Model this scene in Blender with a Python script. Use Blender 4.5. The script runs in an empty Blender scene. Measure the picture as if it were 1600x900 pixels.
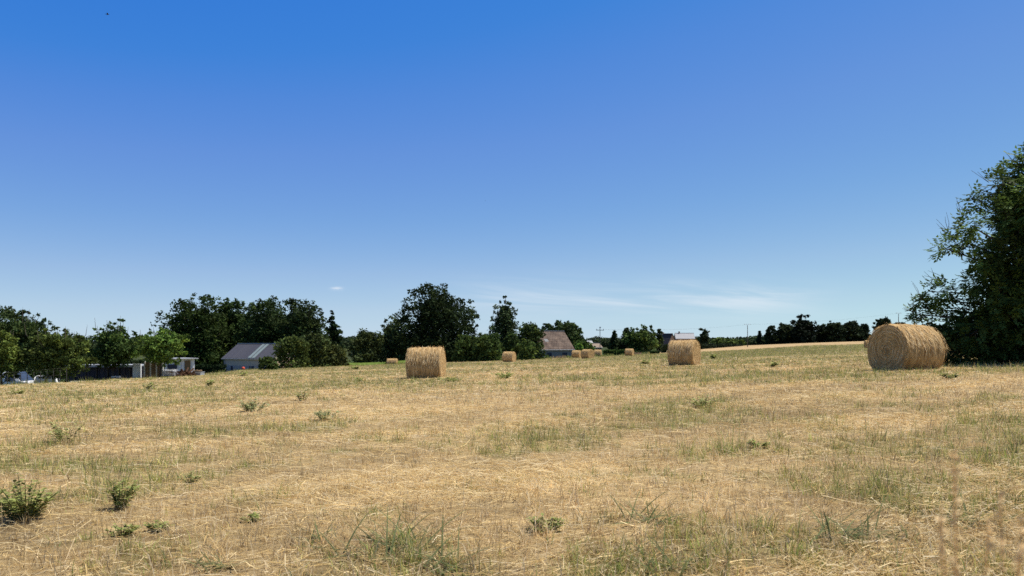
import bpy, bmesh, math, random
import numpy as np
from mathutils import Vector, Matrix

PI = math.pi
RNG = np.random.default_rng(11)
random.seed(5)
S = bpy.context.scene
COL = S.collection

# ------------------------------------------------------------------ camera numbers
F = 26.0 / 36.0 * 1600.0          # focal length in photo pixels
HZ = 535.0                        # horizon row
CAMZ = 0.80

def U(px): return (px - 800.0) / F
def sst(a, b, x):
    t = np.clip((x - a) / (b - a), 0, 1)
    return t * t * (3 - 2 * t)

# ------------------------------------------------------------------ noise in numpy
def vnoise(x, y, seed=0):
    x = np.asarray(x, float); y = np.asarray(y, float)
    xi = np.floor(x).astype(np.int64); yi = np.floor(y).astype(np.int64)
    fx = x - xi; fy = y - yi
    fx = fx * fx * (3 - 2 * fx); fy = fy * fy * (3 - 2 * fy)
    def h(a, b):
        n = (a * 374761393 + b * 668265263 + seed * 982451653) & 0x7fffffff
        n = ((n ^ (n >> 13)) * 1274126177) & 0x7fffffff
        n = n ^ (n >> 16)
        return (n & 0xffff) / 65535.0
    a = h(xi, yi); b = h(xi + 1, yi); c = h(xi, yi + 1); d = h(xi + 1, yi + 1)
    return (a * (1 - fx) + b * fx) * (1 - fy) + (c * (1 - fx) + d * fx) * fy
def fbm(x, y, seed=0, o=4):
    s = 0; a = .5; t = 0
    for i in range(o):
        s = s + a * vnoise(x * 2 ** i + 17.3 * i, y * 2 ** i - 9.1 * i, seed + i); t += a; a *= .55
    return s / t

# ------------------------------------------------------------------ terrain
EU = np.array([-2.0, -.69, -.606, -.5, -.43, -.39, -.36, -.30, -.17, -.05, .12, .19, .22, .6])
EY = np.array([40., 45, 47, 56, 62, 80, 103, 115, 115, 118, 126, 165, 400, 400])
def ground(x, y):
    x = np.asarray(x, float); y = np.asarray(y, float)
    r = np.hypot(x, y)
    k = np.minimum(1, 260 / np.maximum(r, 1e-6))
    z = (.034 * x - .0172 * y) * k
    u = x / np.maximum(y, 5.0)
    e = np.interp(u, EU, EY)
    z = z - 1.05 * sst(e, e + 9, y) * (1 - sst(-.22, -.08, u)) * (y > 20)
    z = z + 1.45 * np.exp(-((x - 140) / 70) ** 2 - ((y - 300) / 70) ** 2)
    z = z + .05 * (fbm(x * .35, y * .35, 3, 3) - .5) * sst(1.2, 6, r)
    return z
def gz(x, y): return float(ground(x, y))

# ------------------------------------------------------------------ mesh helpers
def np_mesh(name, v, quads=None, tris=None, col=None, smooth=False):
    v = np.asarray(v, np.float32).reshape(-1, 3)
    q = np.zeros((0, 4), np.int32) if quads is None else np.asarray(quads, np.int32).reshape(-1, 4)
    t = np.zeros((0, 3), np.int32) if tris is None else np.asarray(tris, np.int32).reshape(-1, 3)
    me = bpy.data.meshes.new(name)
    me.vertices.add(len(v)); me.vertices.foreach_set('co', v.ravel())
    nl = q.size + t.size
    me.loops.add(nl)
    me.loops.foreach_set('vertex_index', np.concatenate([q.ravel(), t.ravel()]))
    me.polygons.add(len(q) + len(t))
    st = np.concatenate([np.arange(len(q)) * 4, q.size + np.arange(len(t)) * 3]).astype(np.int32)
    me.polygons.foreach_set('loop_start', st)
    if smooth:
        me.polygons.foreach_set('use_smooth', np.ones(len(st), bool))
    if col is not None:
        a = me.attributes.new('col', 'FLOAT_COLOR', 'POINT')
        c = np.ones((len(v), 4), np.float32); c[:, :3] = col
        a.data.foreach_set('color', c.ravel())
    me.update(calc_edges=True)
    return me

def link(name, me, mat, parent=None, loc=None, rz=0.0):
    o = bpy.data.objects.new(name, me); COL.objects.link(o)
    if mat is not None and len(me.materials) == 0: me.materials.append(mat)
    if parent is not None: o.parent = parent
    if loc is not None: o.location = loc
    if rz: o.rotation_euler = (0, 0, rz)
    return o
def tag(o, label=None, cat=None, group=None, kind=None):
    if label: o['label'] = label
    if cat: o['category'] = cat
    if group: o['group'] = group
    if kind: o['kind'] = kind
    return o
def empty(name, loc, rz=0.0, label=None, cat=None, group=None):
    o = bpy.data.objects.new(name, None); COL.objects.link(o)
    o.location = loc; o.rotation_euler = (0, 0, rz); o.empty_display_size = .3
    return tag(o, label, cat, group)

class MB:
    """collects simple solids into one mesh"""
    def __init__(s): s.v = []; s.f = []
    def add(s, vs, fs):
        b = len(s.v); s.v += [tuple(p) for p in vs]; s.f += [tuple(i + b for i in f) for f in fs]; return s
    def box(s, x0, x1, y0, y1, z0, z1):
        vs = [(x0, y0, z0), (x1, y0, z0), (x1, y1, z0), (x0, y1, z0), (x0, y0, z1), (x1, y0, z1), (x1, y1, z1), (x0, y1, z1)]
        return s.add(vs, [(0, 3, 2, 1), (4, 5, 6, 7), (0, 1, 5, 4), (1, 2, 6, 5), (2, 3, 7, 6), (3, 0, 4, 7)])
    def prism(s, poly, axis, a, b):
        """poly = 2D outline, extruded along axis (0 x, 1 y, 2 z) from a to b"""
        n = len(poly)
        def p(q, t):
            if axis == 0: return (t, q[0], q[1])
            if axis == 1: return (q[0], t, q[1])
            return (q[0], q[1], t)
        vs = [p(q, a) for q in poly] + [p(q, b) for q in poly]
        fs = [tuple(range(n))[::-1], tuple(range(n, 2 * n))] + [(i, (i + 1) % n, n + (i + 1) % n, n + i) for i in range(n)]
        return s.add(vs, fs)
    def tube(s, pts, rad, n=6):
        pts = [Vector(p) for p in pts]
        if not hasattr(rad, '__len__'): rad = [rad] * len(pts)
        vs = []; m = len(pts)
        for i, p in enumerate(pts):
            d = (pts[min(i + 1, m - 1)] - pts[max(i - 1, 0)])
            d = d.normalized() if d.length > 1e-9 else Vector((0, 0, 1))
            a = d.cross(Vector((0, 0, 1)) if abs(d.z) < .9 else Vector((1, 0, 0))).normalized(); b = d.cross(a)
            for k in range(n):
                t = 2 * PI * k / n
                vs.append(p + (a * math.cos(t) + b * math.sin(t)) * rad[i])
        fs = [(i * n + k, i * n + (k + 1) % n, (i + 1) * n + (k + 1) % n, (i + 1) * n + k) for i in range(m - 1) for k in range(n)]
        fs += [tuple(range(n))[::-1], tuple((m - 1) * n + k for k in range(n))]
        return s.add(vs, fs)
    def ell(s, c, r, n=10, m=6):
        vs = []; 
        for j in range(m + 1):
            t = PI * j / m
            for k in range(n):
                a = 2 * PI * k / n
                vs.append((c[0] + r[0] * math.sin(t) * math.cos(a), c[1] + r[1] * math.sin(t) * math.sin(a), c[2] + r[2] * math.cos(t)))
        return s.add(vs, [(j * n + k, j * n + (k + 1) % n, (j + 1) * n + (k + 1) % n, (j + 1) * n + k) for j in range(m) for k in range(n)])
    def build(s, name, mat, parent=None, smooth=False, bevel=0, loc=None):
        me = bpy.data.meshes.new(name)
        bm = bmesh.new()
        vv = [bm.verts.new(p) for p in s.v]
        for f in s.f:
            try: bm.faces.new([vv[i] for i in f])
            except ValueError: pass
        bmesh.ops.remove_doubles(bm, verts=bm.verts, dist=1e-5)
        bmesh.ops.recalc_face_normals(bm, faces=bm.faces)
        if bevel:
            bmesh.ops.bevel(bm, geom=[e for e in bm.edges], offset=bevel, segments=2, affect='EDGES', clamp_overlap=True)
        if smooth:
            for f in bm.faces: f.smooth = True
        bm.to_mesh(me); bm.free()
        return link(name, me, mat, parent, loc)

def strips(P, W, side, taper=True, flat=False):
    """P (N,K,3) centre lines, W (N,) half widths, side (N,3). Returns verts, quads, tris"""
    N, K, _ = P.shape
    w = W[:, None, None] * side[:, None, :]
    if taper:
        prof = np.linspace(1, .45, K - 1)[None, :, None]
        L = P[:, :-1] - w * prof; R = P[:, :-1] + w * prof
        v = np.concatenate([L, R, P[:, -1:]], axis=1)          # K-1, K-1, 1
        nv = 2 * (K - 1) + 1
        base = (np.arange(N) * nv)[:, None]
        q = [np.concatenate([base + i, base + K - 1 + i, base + K + i, base + i + 1], 1) for i in range(K - 2)]
        t = np.concatenate([base + K - 2, base + 2 * (K - 1) - 1, base + 2 * (K - 1)], 1)
        return v.reshape(-1, 3), (np.concatenate(q) if q else None), t, nv
    L = P - w; R = P + w
    v = np.concatenate([L, R], axis=1); nv = 2 * K
    base = (np.arange(N) * nv)[:, None]
    q = [np.concatenate([base + i, base + K + i, base + K + i + 1, base + i + 1], 1) for i in range(K - 1)]
    return v.reshape(-1, 3), np.concatenate(q), None, nv

# ------------------------------------------------------------------ materials
def mat(name, rough=.8, spec=.2):
    m = bpy.data.materials.new(name); m.use_nodes = True
    n = m.node_tree.nodes; b = n['Principled BSDF']
    b.inputs['Roughness'].default_value = rough
    b.inputs['Specular IOR Level'].default_value = spec
    return m, n, m.node_tree.links, b
def noise_mat(name, c1, c2, scale=6, rough=.8, spec=.2, stretch=(1, 1, 1), bump=0, c3=None, detail=5, bscale=1):
    m, n, l, b = mat(name, rough, spec)
    tc = n.new('ShaderNodeTexCoord'); mp = n.new('ShaderNodeMapping'); mp.inputs['Scale'].default_value = stretch
    nz = n.new('ShaderNodeTexNoise'); nz.inputs['Scale'].default_value = scale; nz.inputs['Detail'].default_value = detail
    nz.inputs['Roughness'].default_value = .65
    rp = n.new('ShaderNodeValToRGB'); e = rp.color_ramp.elements
    e[0].position = .3; e[0].color = (*c1, 1); e[1].position = .7; e[1].color = (*c2, 1)
    if c3:
        x = e.new(.5); x.color = (*c3, 1)
    l.new(tc.outputs['Object'], mp.inputs[0]); l.new(mp.outputs[0], nz.inputs['Vector'])
    l.new(nz.outputs['Fac'], rp.inputs[0]); l.new(rp.outputs[0], b.inputs['Base Color'])
    if bump:
        bp = n.new('ShaderNodeBump'); bp.inputs['Strength'].default_value = bump; bp.inputs['Distance'].default_value = .02 * bscale
        l.new(nz.outputs['Fac'], bp.inputs['Height']); l.new(bp.outputs[0], b.inputs['Normal'])
    return m
def board_mat(name, c1, c2, period, axis=0, rough=.75, gap=.12, darkgap=.35):
    """vertical boards / corrugation along an object axis"""
    m, n, l, b = mat(name, rough, .2)
    tc = n.new('ShaderNodeTexCoord'); sx = n.new('ShaderNodeSeparateXYZ'); l.new(tc.outputs['Object'], sx.inputs[0])
    md = n.new('ShaderNodeMath'); md.operation = 'DIVIDE'; md.inputs[1].default_value = period; l.new(sx.outputs[axis], md.inputs[0])
    fr = n.new('ShaderNodeMath'); fr.operation = 'FRACT'; l.new(md.outputs[0], fr.inputs[0])
    fl = n.new('ShaderNodeMath'); fl.operation = 'FLOOR'; l.new(md.outputs[0], fl.inputs[0])
    wn = n.new('ShaderNodeTexWhiteNoise'); wn.noise_dimensions = '1D'; l.new(fl.outputs[0], wn.inputs['W'])
    nz = n.new('ShaderNodeTexNoise'); nz.inputs['Scale'].default_value = 2.5; nz.inputs['Detail'].default_value = 6
    l.new(tc.outputs['Object'], nz.inputs['Vector'])
    ad = n.new('ShaderNodeMath'); ad.operation = 'ADD'; l.new(wn.outputs['Value'], ad.inputs[0]); l.new(nz.outputs['Fac'], ad.inputs[1])
    hf = n.new('ShaderNodeMath'); hf.operation = 'MULTIPLY'; hf.inputs[1].default_value = .5; l.new(ad.outputs[0], hf.inputs[0])
    mx = n.new('ShaderNodeMix'); mx.data_type = 'RGBA'; mx.inputs['A'].default_value = (*c1, 1); mx.inputs['B'].default_value = (*c2, 1)
    l.new(hf.outputs[0], mx.inputs['Factor'])
    gp = n.new('ShaderNodeMath'); gp.operation = 'LESS_THAN'; gp.inputs[1].default_value = gap; l.new(fr.outputs[0], gp.inputs[0])
    inv = n.new('ShaderNodeMath'); inv.operation = 'SUBTRACT'; inv.inputs[0].default_value = 1; l.new(gp.outputs[0], inv.inputs[1])
    bp = n.new('ShaderNodeBump'); bp.inputs['Strength'].default_value = 1; bp.inputs['Distance'].default_value = .03
    l.new(inv.outputs[0], bp.inputs['Height']); l.new(bp.outputs[0], b.inputs['Normal'])
    m2 = n.new('ShaderNodeMix'); m2.data_type = 'RGBA'; l.new(gp.outputs[0], m2.inputs['Factor'])
    l.new(mx.outputs['Result'], m2.inputs['A']); m2.inputs['B'].default_value = (*[c * darkgap for c in c1], 1)
    l.new(m2.outputs['Result'], b.inputs['Base Color'])
    return m
def leaf_mat(name, trans=.25, rough=.5, spec=.35, hue=.49):
    m = bpy.data.materials.new(name); m.use_nodes = True
    n = m.node_tree.nodes; l = m.node_tree.links; b = n['Principled BSDF']
    b.inputs['Roughness'].default_value = rough; b.inputs['Specular IOR Level'].default_value = spec
    at = n.new('ShaderNodeAttribute'); at.attribute_name = 'col'
    oi = n.new('ShaderNodeObjectInfo')
    mx = n.new('ShaderNodeMix'); mx.data_type = 'RGBA'; mx.blend_type = 'MULTIPLY'; mx.inputs['Factor'].default_value = 1
    l.new(at.outputs['Color'], mx.inputs['A']); l.new(oi.outputs['Color'], mx.inputs['B'])
    l.new(mx.outputs['Result'], b.inputs['Base Color'])
    tr = n.new('ShaderNodeBsdfTranslucent')
    hs = n.new('ShaderNodeHueSaturation'); hs.inputs['Hue'].default_value = hue; hs.inputs['Value'].default_value = 1.3
    l.new(mx.outputs['Result'], hs.inputs['Color']); l.new(hs.outputs[0], tr.inputs['Color'])
    ms = n.new('ShaderNodeMixShader'); ms.inputs[0].default_value = trans
    l.new(b.outputs[0], ms.inputs[1]); l.new(tr.outputs[0], ms.inputs[2])
    l.new(ms.outputs[0], n['Material Output'].inputs['Surface'])
    return m

M_LEAF = leaf_mat('foliage', .2, .7, .08, .5)
M_NEARLEAF = leaf_mat('walnut_leaf', .25, .6, .12, .5)
M_BLADE = leaf_mat('grass_blade', .28, .7, .1)
M_WEED = leaf_mat('weed_leaf', .4, .7, .1)
M_STRAWFIB = leaf_mat('straw_fibre', .12, .7, .1)
M_BARK = noise_mat('bark', (.045, .035, .026), (.12, .1, .08), 5, .95, .1, (3, 3, .6), .6)
M_TWIG = noise_mat('twig', (.06, .05, .04), (.12, .10, .08), 8, .95, .1)
M_METAL = noise_mat('galvanised', (.3, .31, .33), (.42, .43, .45), 5, .5, .5)
M_WHITE = noise_mat('white_paint', (.68, .68, .68), (.8, .8, .79), 2, .6, .3)
M_DARK = noise_mat('dark_rubber', (.015, .015, .016), (.03, .03, .03), 5, .8, .2)

def straw_mat():
    """ring-wound straw: fibres run round the roll on its side and in circles on its ends"""
    m, n, l, b = mat('baled_straw', .85, .12)
    tc = n.new('ShaderNodeTexCoord'); sx = n.new('ShaderNodeSeparateXYZ'); l.new(tc.outputs['Object'], sx.inputs[0])
    cy = n.new('ShaderNodeCombineXYZ'); l.new(sx.outputs[1], cy.inputs[1]); l.new(sx.outputs[2], cy.inputs[2])
    ln = n.new('ShaderNodeVectorMath'); ln.operation = 'LENGTH'; l.new(cy.outputs[0], ln.inputs[0])
    at = n.new('ShaderNodeMath'); at.operation = 'ARCTAN2'; l.new(sx.outputs[2], at.inputs[0]); l.new(sx.outputs[1], at.inputs[1])
    cb = n.new('ShaderNodeCombineXYZ')
    def mul(s, k):
        q = n.new('ShaderNodeMath'); q.operation = 'MULTIPLY'; q.inputs[1].default_value = k; l.new(s, q.inputs[0]); return q.outputs[0]
    l.new(mul(sx.outputs[0], 34), cb.inputs[0]); l.new(mul(ln.outputs['Value'], 30), cb.inputs[1]); l.new(mul(at.outputs[0], 2.2), cb.inputs[2])
    nz = n.new('ShaderNodeTexNoise'); nz.inputs['Scale'].default_value = 1; nz.inputs['Detail'].default_value = 7; nz.inputs['Roughness'].default_value = .7
    l.new(cb.outputs[0], nz.inputs['Vector'])
    n2 = n.new('ShaderNodeTexNoise'); n2.inputs['Scale'].default_value = 5; n2.inputs['Detail'].default_value = 5; l.new(tc.outputs['Object'], n2.inputs['Vector'])
    rp = n.new('ShaderNodeValToRGB'); e = rp.color_ramp.elements
    e[0].position = .3; e[0].color = (.23, .14, .055, 1); e[1].position = .66; e[1].color = (.74, .54, .28, 1)
    x = e.new(.5); x.color = (.50, .34, .155, 1)
    l.new(nz.outputs['Fac'], rp.inputs[0])
    mx = n.new('ShaderNodeMix'); mx.data_type = 'RGBA'; mx.blend_type = 'MULTIPLY'; mx.inputs['Factor'].default_value = .6
    r2 = n.new('ShaderNodeValToRGB'); e = r2.color_ramp.elements
    e[0].position = .3; e[0].color = (.62, .55, .48, 1); e[1].position = .65; e[1].color = (1.08, 1.05, 1, 1)
    l.new(n2.outputs['Fac'], r2.inputs[0]); l.new(rp.outputs[0], mx.inputs['A']); l.new(r2.outputs[0], mx.inputs['B'])
    l.new(mx.outputs['Result'], b.inputs['Base Color'])
    bp = n.new('ShaderNodeBump'); bp.inputs['Strength'].default_value = .9; bp.inputs['Distance'].default_value = .03
    l.new(nz.outputs['Fac'], bp.inputs['Height']); l.new(bp.outputs[0], b.inputs['Normal'])
    return m
M_STRAW = straw_mat()

def ground_mat():
    m, n, l, b = mat('mown_field', .95, .08)
    tc = n.new('ShaderNodeTexCoord')
    at = n.new('ShaderNodeAttribute'); at.attribute_name = 'col'
    nz = n.new('ShaderNodeTexNoise'); nz.inputs['Scale'].default_value = 14; nz.inputs['Detail'].default_value = 9; nz.inputs['Roughness'].default_value = .75
    n2 = n.new('ShaderNodeTexNoise'); n2.inputs['Scale'].default_value = 2.2; n2.inputs['Detail'].default_value = 8; n2.inputs['Roughness'].default_value = .7
    l.new(tc.outputs['Object'], nz.inputs['Vector']); l.new(tc.outputs['Object'], n2.inputs['Vector'])
    ad = n.new('ShaderNodeMath'); ad.operation = 'ADD'; l.new(nz.outputs['Fac'], ad.inputs[0]); l.new(n2.outputs['Fac'], ad.inputs[1])
    rp = n.new('ShaderNodeValToRGB'); e = rp.color_ramp.elements
    e[0].position = .72; e[0].color = (.42, .38, .34, 1); e[1].position = 1.22; e[1].color = (1.35, 1.32, 1.25, 1)
    rng = n.new('ShaderNodeMapRange'); rng.inputs['From Max'].default_value = 2; l.new(ad.outputs[0], rng.inputs[0])
    e[0].position = .36; e[1].position = .64
    l.new(rng.outputs[0], rp.inputs[0])
    mx = n.new('ShaderNodeMix'); mx.data_type = 'RGBA'; mx.blend_type = 'MULTIPLY'; mx.inputs['Factor'].default_value = 1
    l.new(at.outputs['Color'], mx.inputs['A']); l.new(rp.outputs[0], mx.inputs['B'])
    l.new(mx.outputs['Result'], b.inputs['Base Color'])
    bp = n.new('ShaderNodeBump'); bp.inputs['Strength'].default_value = .8; bp.inputs['Distance'].default_value = .04
    l.new(nz.outputs['Fac'], bp.inputs['Height']); l.new(bp.outputs[0], b.inputs['Normal'])
    return m
M_GROUND = ground_mat()

# ------------------------------------------------------------------ where the field is green, where the cut hay lies
def green(x, y):
    x = np.asarray(x, float); y = np.asarray(y, float)
    r = np.hypot(x, y); u = x / np.maximum(y, .5)
    n4 = fbm(x * 2.6, y * 2.6, 35, 3)
    n1 = fbm(x * .16, y * .22, 21, 4); n2 = fbm(x * .8, y * .8, 31, 4); n3 = fbm(x * .05, y * .07, 41, 3)
    g = .31 + 2.6 * (n1 - .5) + 3.0 * (n2 - .5) + 1.3 * (n3 - .5) + 2.0 * (n4 - .5) * (1 - sst(25, 60, r))
    g += .62 * sst(13, 22, y) * sst(.03, .24, u)
    g += .22 * sst(26, 42, y) * (1 - sst(-.3, .0, u))
    g += .16 * sst(30, 70, y)
    g += .20 * sst(-.15, .35, u) * (1 - sst(3.0, 5.0, r))
    g += .22 * sst(-.05, .25, u) * sst(3.6, 4.6, r) * (1 - sst(9, 13, r))
    g += .40 * np.exp(-((r - 5.2) / 1.0) ** 2 - ((u - .47) / .2) ** 2)
    g += .14 * np.exp(-((r - 2.7) / .5) ** 2 - ((u + .12) / .22) ** 2)
    g -= .24 * sst(2.6, 4, r) * (1 - sst(9, 24, r)) * (1 - sst(-.15, .15, u))
    return np.clip(g, 0, 1)
def patch(x, y):
    """slow drift of the straw between grey-beige, pale gold and brown"""
    a = fbm(np.asarray(x) * .33, np.asarray(y) * .33, 71, 4); b = fbm(np.asarray(x) * 1.1, np.asarray(y) * 1.1, 81, 3)
    k = (.80 + .9 * (a - .28))[:, None].clip(.72, 1.2) * (1 + .5 * (b - .5))[:, None]
    return k * np.array([1, 1, 1]) + (.25 * (a - .5))[:, None] * np.array([0, .15, .5])
def swath(x, y):
    t = (-.42 * x + .907 * y)
    n = fbm(x * .3, y * .3, 51, 3)
    w = np.sin(2 * PI * (t / 2.9 + 1.1 * n))
    return sst(.1, .9, w) * sst(.30, .62, fbm(x * .5, y * .5, 61, 3))

# ------------------------------------------------------------------ ground sheet
def build_ground():
    nr, na = 330, 640
    rr = np.concatenate([[0.0], np.geomspace(.35, 9000, nr)])
    aa = np.linspace(0, 2 * PI, na, endpoint=False)
    R, A = np.meshgrid(rr[1:], aa, indexing='ij')
    X = R * np.sin(A); Y = R * np.cos(A)
    X = np.concatenate([[0.0], X.ravel()]); Y = np.concatenate([[0.0], Y.ravel()])
    Z = ground(X, Y)
    g = green(X, Y); s = swath(X, Y)
    straw = np.array([.40, .30, .16]); pale = np.array([.56, .45, .26]); gr = np.array([.17, .18, .055])
    c = (straw * (1 - s[:, None]) + pale * s[:, None]) * patch(X, Y)
    c = c * (1 - .75 * g[:, None]) + gr * .75 * g[:, None]
    e = np.interp(X / np.maximum(Y, 5.), EU, EY)
    lawn = sst(0, 5, Y - e) * (Y > 20)
    out = np.array([.05, .075, .022])
    c = c * (1 - lawn[:, None]) + out * lawn[:, None]
    far = sst(310, 380, np.hypot(X, Y))[:, None]
    c = c * (1 - far) + np.array([.05, .065, .025]) * far
    k = (1 + np.arange(nr)[:, None] * na + np.arange(na)[None, :])
    kn = np.roll(k, -1, axis=1)
    q = np.stack([k[:-1], kn[:-1], kn[1:], k[1:]], -1).reshape(-1, 4)[:, ::-1]
    t = np.stack([np.zeros(na, int), kn[0], k[0]], -1)[:, ::-1]
    me = np_mesh('field', np.stack([X, Y, Z], 1), q, t, c, True)
    tag(link('field', me, M_GROUND), 'mown dry hay field sloping gently down to the left', 'field', kind='structure')
build_ground()

def sheet(name, near, far, lift, m, colr, label, kind='structure'):
    """strip of ground between two pixel/distance polylines [(px, Y)]"""
    n, k = 60, 24
    pa = np.linspace(near[0][0], near[-1][0], n)
    ya = np.interp(pa, *zip(*near)); pb = np.linspace(far[0][0], far[-1][0], n); yb = np.interp(pb, *zip(*far))
    v = []
    for j in range(k):
        t = j / (k - 1)
        y = ya * (1 - t) + yb * t; u = U(pa) * (1 - t) + U(pb) * t
        x = u * y
        v.append(np.stack([x, y, ground(x, y) + lift * (1 if 0 < j else -.3)], 1))
    v = np.concatenate(v)
    i = np.arange(n - 1)[None, :] + np.arange(k - 1)[:, None] * n
    q = np.stack([i, i + 1, i + n + 1, i + n], -1).reshape(-1, 4)
    nn = .5 * fbm(v[:, 0] * .08, v[:, 1] * .2, 77, 4)[:, None] + .8 * fbm(v[:, 0] * .012, v[:, 1] * .33, 78, 3)[:, None] - .15
    me = np_mesh(name, v, q, None, np.array(colr) * (.75 + .5 * nn), True)
    return tag(link(name, me, m), label, None, kind=kind)
sheet('stubble_field', [(1015, 165), (1100, 178), (1200, 232), (1262, 252), (1320, 238), (1480, 220)],
      [(1015, 235), (1100, 320), (1200, 330), (1262, 330), (1320, 330), (1480, 330)], .06, M_GROUND, (.47, .345, .19),
      'pale golden stubble field beyond the hay field')
sheet('lawn', [(440, 117), (540, 117), (640, 119)], [(440, 140), (540, 140), (640, 140)], .75, M_GROUND, (.12, .18, .04),
      'bright green lawn strip in front of the dark bushes')

# ------------------------------------------------------------------ grass, straw litter (stuff)
def pick(pal, n, jit=.18):
    pal = np.array(pal); c = pal[RNG.integers(0, len(pal), n)]
    return c * (1 + jit * RNG.standard_normal((n, 1))).clip(.5, 1.6)
PAL_STRAW = [(.66, .52, .28), (.58, .44, .22), (.47, .34, .16), (.62, .52, .33), (.37, .26, .115), (.60, .45, .22), (.72, .59, .37)]
PAL_GREEN = [(.30, .33, .08), (.22, .28, .07), (.37, .37, .10), (.44, .41, .13), (.20, .26, .08), (.50, .43, .17)]

def radial(n, a, b, p, spread=43.0, extra=120.0):
    q = p
    r = (a ** q + RNG.random(n) * (b ** q - a ** q)) ** (1 / q)
    m = np.radians(np.minimum(spread + extra / r, 88))
    az = (RNG.random(n) * 2 - 1) * m
    return r * np.sin(az), r * np.cos(az), r

def keep_field(x, y):
    e = np.interp(x / np.maximum(y, 5.), EU, EY)
    ok = y < e + 3
    nearr = np.where(x / y > .16, np.interp(800 + F * x / y, [1015, 1100, 1200, 1262, 1320, 1480], [165, 178, 232, 252, 238, 220]), 1e9)
    return ok & (y < nearr)

def blades(name, n, isgreen, label):
    x, y, r = radial(int(n), 1.25, 290, .25)
    g = green(x, y); s = swath(x, y)
    big = fbm(x * 1.3, y * 1.3, 91, 3)
    cs = np.where(RNG.random(len(x)) < .5, .16 if isgreen else .10, .30 if isgreen else .22) * (1 + .05 * r.round(-1))
    ix, iy = np.floor(x / cs), np.floor(y / cs)
    sd0 = 300 if isgreen else 200
    jx, jy = vnoise(ix, iy, sd0), vnoise(ix, iy, sd0 + 1); cell = vnoise(ix, iy, sd0 + 2); ctone = vnoise(ix, iy, sd0 + 3)
    pull = .62 * (RNG.random(len(x)) < .75) * (cell > .25)
    x = x + ((ix + .15 + .7 * jx) * cs - x) * pull; y = y + ((iy + .15 + .7 * jy) * cs - y) * pull
    r = np.hypot(x, y)
    big = big * (.55 + .9 * cell)
    if isgreen:
        ok = RNG.random(len(x)) < (g * 1.7)
    else:
        ok = RNG.random(len(x)) < (1.0 - .68 * g)
    ok &= keep_field(x, y)
    x, y, r, g, s, big, ctone = [a[ok] for a in (x, y, r, g, s, big, ctone)]
    n = len(x); z = ground(x, y)
    if isgreen:
        h = (.045 + .10 * RNG.random(n) ** 1.6) * (.5 + 1.0 * big) * (.75 + .5 * g)
        tall = RNG.random(n) < .05 * (r < 9); h[tall] *= 1.35
        h *= .68 + .32 * sst(3, 6, r)
        lean = RNG.random(n) ** .8 * 1.35
        c = pick(PAL_GREEN, n)
        c = np.where(RNG.random((n, 1)) < .32, pick(PAL_STRAW, n) * .85, c)
        w = .0014 + .0026 * RNG.random(n) ** 1.5
    else:
        h = (.02 + .085 * RNG.random(n) ** 1.6) * (.3 + 1.2 * big)
        tall = RNG.random(n) < .03; h[tall] *= 2.2
        lean = RNG.random(n) ** .7 * 1.35
        c = pick(PAL_STRAW, n) * patch(x, y)
        w = .0010 + .0016 * RNG.random(n)
    c = c * (.78 + .44 * ctone)[:, None]
    h *= (1 + .006 * r) * (1 - .35 * sst(20, 60, r))
    w = np.maximum(w, .00033 * r)
    a = RNG.random(n) * 2 * PI
    d = np.stack([np.cos(a), np.sin(a), np.zeros(n)], 1)
    up = np.array([0, 0, 1.0])
    P = np.zeros((n, 3, 3))
    P[:, 0] = np.stack([x, y, z - .01], 1)
    P[:, 1] = P[:, 0] + up * (h * np.cos(lean * .5) * .58)[:, None] + d * (h * np.sin(lean * .5) * .5)[:, None]
    P[:, 2] = P[:, 1] + up * (h * np.cos(lean * 1.15) * .5)[:, None] + d * (h * np.sin(lean * 1.15) * .6)[:, None]
    b = RNG.random(n) * PI
    side = np.stack([np.cos(b), np.sin(b), np.zeros(n)], 1)
    v, q, t, nv = strips(P, w, side)
    me = np_mesh(name, v, q, t, np.repeat(c, nv, 0))
    o = link(name, me, M_BLADE)
    return tag(o, label, 'grass', kind='stuff')

blades('dry_grass', 740e3, False, 'short dry straw-coloured grass stubble all over the field')
blades('green_grass', 860e3, True, 'patches of green grass growing through the dry stubble')

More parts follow.
